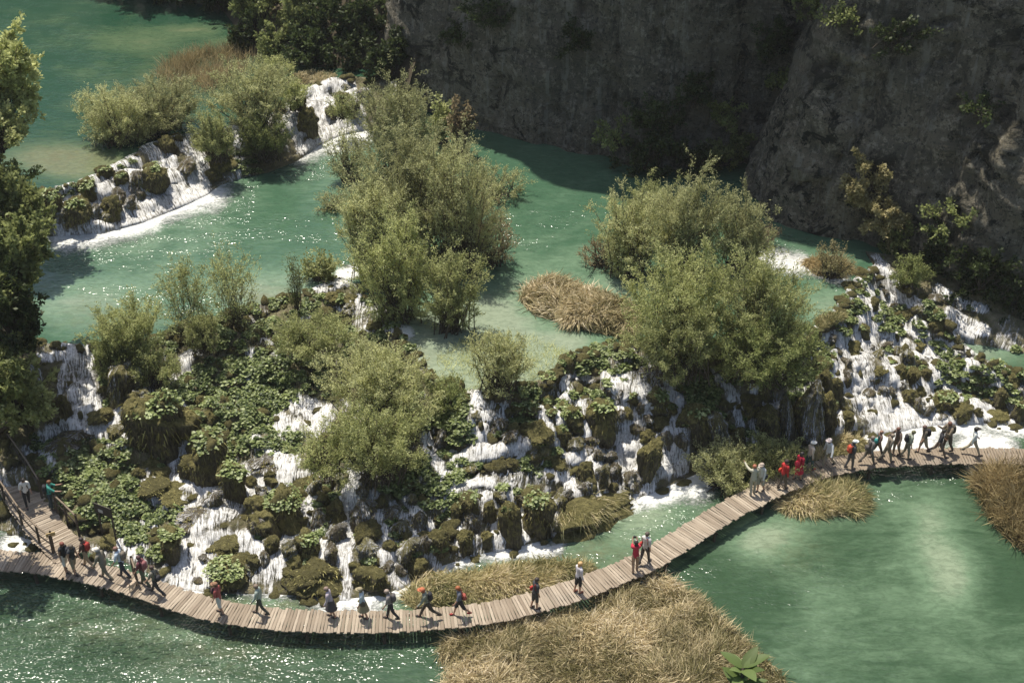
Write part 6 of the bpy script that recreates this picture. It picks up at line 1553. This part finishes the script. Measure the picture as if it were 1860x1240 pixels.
person(401, 1113, (-26, -4), 'woman in a red checked shirt and white shorts with a front bag', (.40, .10, .09), (.62, .62, .58), (.20, .08, .04), 'shorts', 'short', hat=(.25, .14, .08), bag='front', bagcol=(.10, .05, .05), step=.15)
person(474, 1115, (-26, -2), 'walker in a pale mint jacket and dark trousers', (.36, .42, .36), (.07, .075, .06), (.20, .15, .11), sleeves='long', step=.4)
person(603, 1120, (-26, -1), 'woman in a lilac blouse and dark grey skirt', (.50, .43, .47), (.07, .065, .07), (.24, .17, .14), 'shorts', 'long', skirt=True, step=.15, lean=.16)
person(661, 1122, (-26, 0), 'woman in a pale blue top and long khaki skirt', (.52, .60, .64), (.30, .27, .17), (.22, .18, .12), 'shorts', 'short', skirt=True, hat=(.30, .26, .16), bag='hip', bagcol=(.12, .10, .07), step=.15)
person(711, 1124, (-26, 0), 'walker in a grey top and dark trousers with round grey rucksack', (.30, .27, .25), (.04, .04, .045), (.34, .27, .22), bag='pack', bagcol=(.12, .11, .11), step=.35, lean=.15)
person(778, 1121, (-26, 1), 'striding red-haired man in a green grey shirt with black daypack', (.26, .28, .22), (.07, .06, .045), (.50, .14, .05), sleeves='long', hat=(.46, .15, .07), bag='pack', step=.62, lean=.25, hgt=1.78)
person(836, 1117, (-26, 3), 'red-haired woman in a navy top and black skirt with small red bag', (.15, .16, .19), (.03, .03, .035), (.34, .11, .04), 'shorts', 'short', longhair=True, bag='low', bagcol=(.34, .08, .06), step=.5, shoes=(.35, .04, .04))
person(972, 1104, (26, -9), 'walker all in dark grey with a red bag on the back', (.06, .06, .065), (.075, .075, .07), (.04, .03, .025), 'shorts', 'short', bag='hip', bagcol=(.45, .04, .03), step=.12)
person(1050, 1075, (24, -10), 'blonde woman in a loose white shirt and black shorts standing alone', (.66, .63, .66), Bk, (.60, .38, .17), 'shorts', 'long', longhair=True, step=.1, shoes=(.28, .10, .06))
person(1153, 1037, (-6, -30), 'person in a crimson top and tan trousers raising a camera to the falls', (.46, .03, .06), (.36, .25, .17), (.02, .015, .015), legs='trousers', aL=(1.3, 1.1, -.2), aR=(1.3, 1.1, -.2), step=.12, longhair=True, item='camera')
person(1171, 1022, (20, -20), 'man in a white shirt and dark trousers with a red hip bag', (.66, .64, .58), (.07, .06, .055), (.10, .08, .06), bag='hip', bagcol=(.45, .05, .04), step=.35, hgt=1.78)
person(1366, 897, (-10, -30), 'red-haired walker in khaki pointing an arm at the falls', (.46, .44, .34), (.36, .34, .26), (.36, .13, .07), aL=(1.9, .1, .5), aR=(.2, .9, .1), sleeves='long', step=.12)
person(1380, 892, (-14, 10), 'walker in a white jacket and grey green shorts beside the pointing one', (.62, .62, .58), (.34, .35, .30), (.28, .22, .18), 'shorts', 'long', step=.15, hat=(.40, .33, .27), bag='hip')
person(1421, 887, (26, -12), 'walker in a knee-length red coat with a red shoulder bag', (.50, .03, .03), (.10, .08, .06), (.05, .03, .03), 'trousers', 'long', bag='hip', bagcol=(.55, .06, .03), step=.22)

person(1449, 871, (26, -12), 'woman in a red dress with a dark ponytail on the boardwalk', (.46, .02, .05), (.46, .02, .05), (.025, .02, .02), 'shorts', 'short', skirt=True, bag='low', bagcol=(.5, .03, .06), step=.2, longhair=True, hgt=1.66)
person(1468, 853, (26, -8), 'walker in a long cream jacket, teal trousers and white cap', (.55, .47, .38), (.05, .10, .10), (.3, .26, .2), sleeves='long', hat=(.75, .74, .70), step=.35, shoes=(.5, .06, .05))
person(1502, 848, (-20, 8), 'man in a loose white shirt and khaki trousers with hand on hip', (.70, .70, .68), (.27, .245, .18), (.35, .25, .22), sleeves='long', aL=(.3, .2, .55), aR=(-.2, .3, .35), step=.4, hgt=1.78, hat=(.6, .52, .5))
person(1543, 851, (26, -6), 'walker with an orange red rucksack and white cap', (.06, .065, .07), (.13, .12, .11), (.04, .035, .03), hat=(.72, .75, .72), bag='pack', bagcol=(.62, .10, .05), step=.2)
person(1576, 842, (26, -6), 'man in a grey brown jacket striding behind the orange rucksack', (.20, .18, .165), (.13, .115, .09), (.22, .18, .15), sleeves='long', bag='low', bagcol=(.10, .09, .085), step=.5, stout=1.1)
person(1592, 828, (26, -4), 'small walker with teal jacket tied at the waist on the falls side', (.18, .11, .09), (.09, .08, .07), (.28, .16, .11), bag='low', bagcol=(.04, .26, .25), step=.5, hgt=1.6)
person(1609, 838, (26, -4), 'walker in a tan shirt and brown trousers looking down', (.24, .20, .15), (.19, .165, .12), (.25, .2, .15), step=.42, nod=.4, lean=.14)
person(1626, 826, (-20, 6), 'walker in a brown jacket with arms out meeting the others', (.15, .11, .085), (.22, .18, .13), (.14, .06, .04), sleeves='long', aL=(.3, .6, .5), aR=(.3, .6, .5), step=.15, stout=1.1)
person(1645, 832, (26, 0), 'walker in a pale green shirt with a black rucksack and bent head', (.30, .33, .26), (.21, .19, .14), (.12, .12, .06), bag='pack', step=.22, lean=.2)
person(1675, 822, (-24, 2), 'walker in beige shorts with a large black rucksack', (.17, .14, .10), (.33, .28, .20), (.14, .08, .06), 'shorts', 'short', bag='pack', step=.35, lean=.12)
person(1703, 828, (26, 2), 'striding walker in a black shirt and brown trousers', (.035, .035, .04), (.15, .11, .085), (.03, .025, .02), step=.62)
person(1718, 820, (-20, 4), 'large man in khaki with crossed arms and dark rucksack', (.20, .16, .11), (.09, .075, .055), (.17, .08, .05), sleeves='long', bag='pack', bagcol=(.07, .06, .045), aL=(.7, 1.5, .2), aR=(.7, 1.5, .2), stout=1.2, hgt=1.86, step=.25)
person(1765, 825, (26, 1), 'walker in a white shirt and khaki trousers alone before the white foam', (.66, .68, .64), (.36, .32, .23), (.03, .025, .02), sleeves='long', hat=(.04, .035, .03), step=.62, lean=-.08)
# a pale dog on the deck
dp = at(243, 1069, DZ)
dog = empty('dog', dp, math.radians(160)); tag(dog, 'small white and tan dog trotting between the walkers at the left', 'dog')
bm = bmesh.new(); lay = bm.verts.layers.skin.verify()
DJ = [((0, -.20, .30), .095), ((0, 0, .30), .105), ((0, .16, .33), .11), ((0, .27, .42), .065), ((0, .34, .47), .07), ((0, .45, .44), .035), ((0, -.32, .36), .03), ((0, -.42, .44), .018)]
DE = [(0, 1), (1, 2), (2, 3), (3, 4), (4, 5), (0, 6), (6, 7)]
for s in (-1, 1):
    b = len(DJ)
    DJ += [((s * .07, .17, .2), .04), ((s * .07, .16 + .03 * s, .10), .025), ((s * .07, .19 + .04 * s, .02), .026)]; DE += [(2, b), (b, b + 1), (b + 1, b + 2)]
    b = len(DJ)
    DJ += [((s * .07, -.20, .2), .05), ((s * .07, -.27 - .03 * s, .12), .027), ((s * .07, -.22 - .03 * s, .02), .026)]; DE += [(0, b), (b, b + 1), (b + 1, b + 2)]
vs = []
for i, (c, r0) in enumerate(DJ):
    v = bm.verts.new(c); v[lay].radius = (r0, r0); v[lay].use_root = i == 1; vs.append(v)
for a, b in DE: bm.edges.new((vs[a], vs[b]))
me = bpy.data.meshes.new('skeleton'); bm.to_mesh(me); bm.free(); o = bpy.data.objects.new('skeleton', me); COL.objects.link(o)
o.modifiers.new('s', 'SKIN'); o.modifiers.new('d', 'SUBSURF').levels = 1
ev = o.evaluated_get(bpy.context.evaluated_depsgraph_get()); m2 = bpy.data.meshes.new_from_object(ev); bpy.data.objects.remove(o)
m2.materials.clear(); m2.materials.append(plain('dog_fur', (.50, .40, .30), .95, .45, 5.0))
link('body', m2, dog)
ev_, ef_ = cat_geo([ell_geo((s * .05, .31, .53), (.02, .03, .045), 6, 5) for s in (-1, 1)]); link('ears', mesh_np('ears', ev_, ef_, cloth((.20, .12, .07))), dog)

# ------------------------------------------------------------------ thin volume added to soften contrast and lift the blacks
hv, hf = box_geo((0, 90, 62), (1700, 1700, 128))
hm = bpy.data.materials.new('tone_lift_haze'); hm.use_nodes = True
hn = hm.node_tree.nodes; hn.remove(hn['Principled BSDF'])
pv = hn.new('ShaderNodeVolumePrincipled'); pv.inputs['Density'].default_value = 0.00016; pv.inputs['Color'].default_value = (.95, .96, .93, 1)
hm.node_tree.links.new(pv.outputs[0], hn['Material Output'].inputs['Volume'])
tag(link('tone_lift_haze', mesh_np('tone_lift_haze', hv, hf, hm, smooth=False)), kind='stuff')
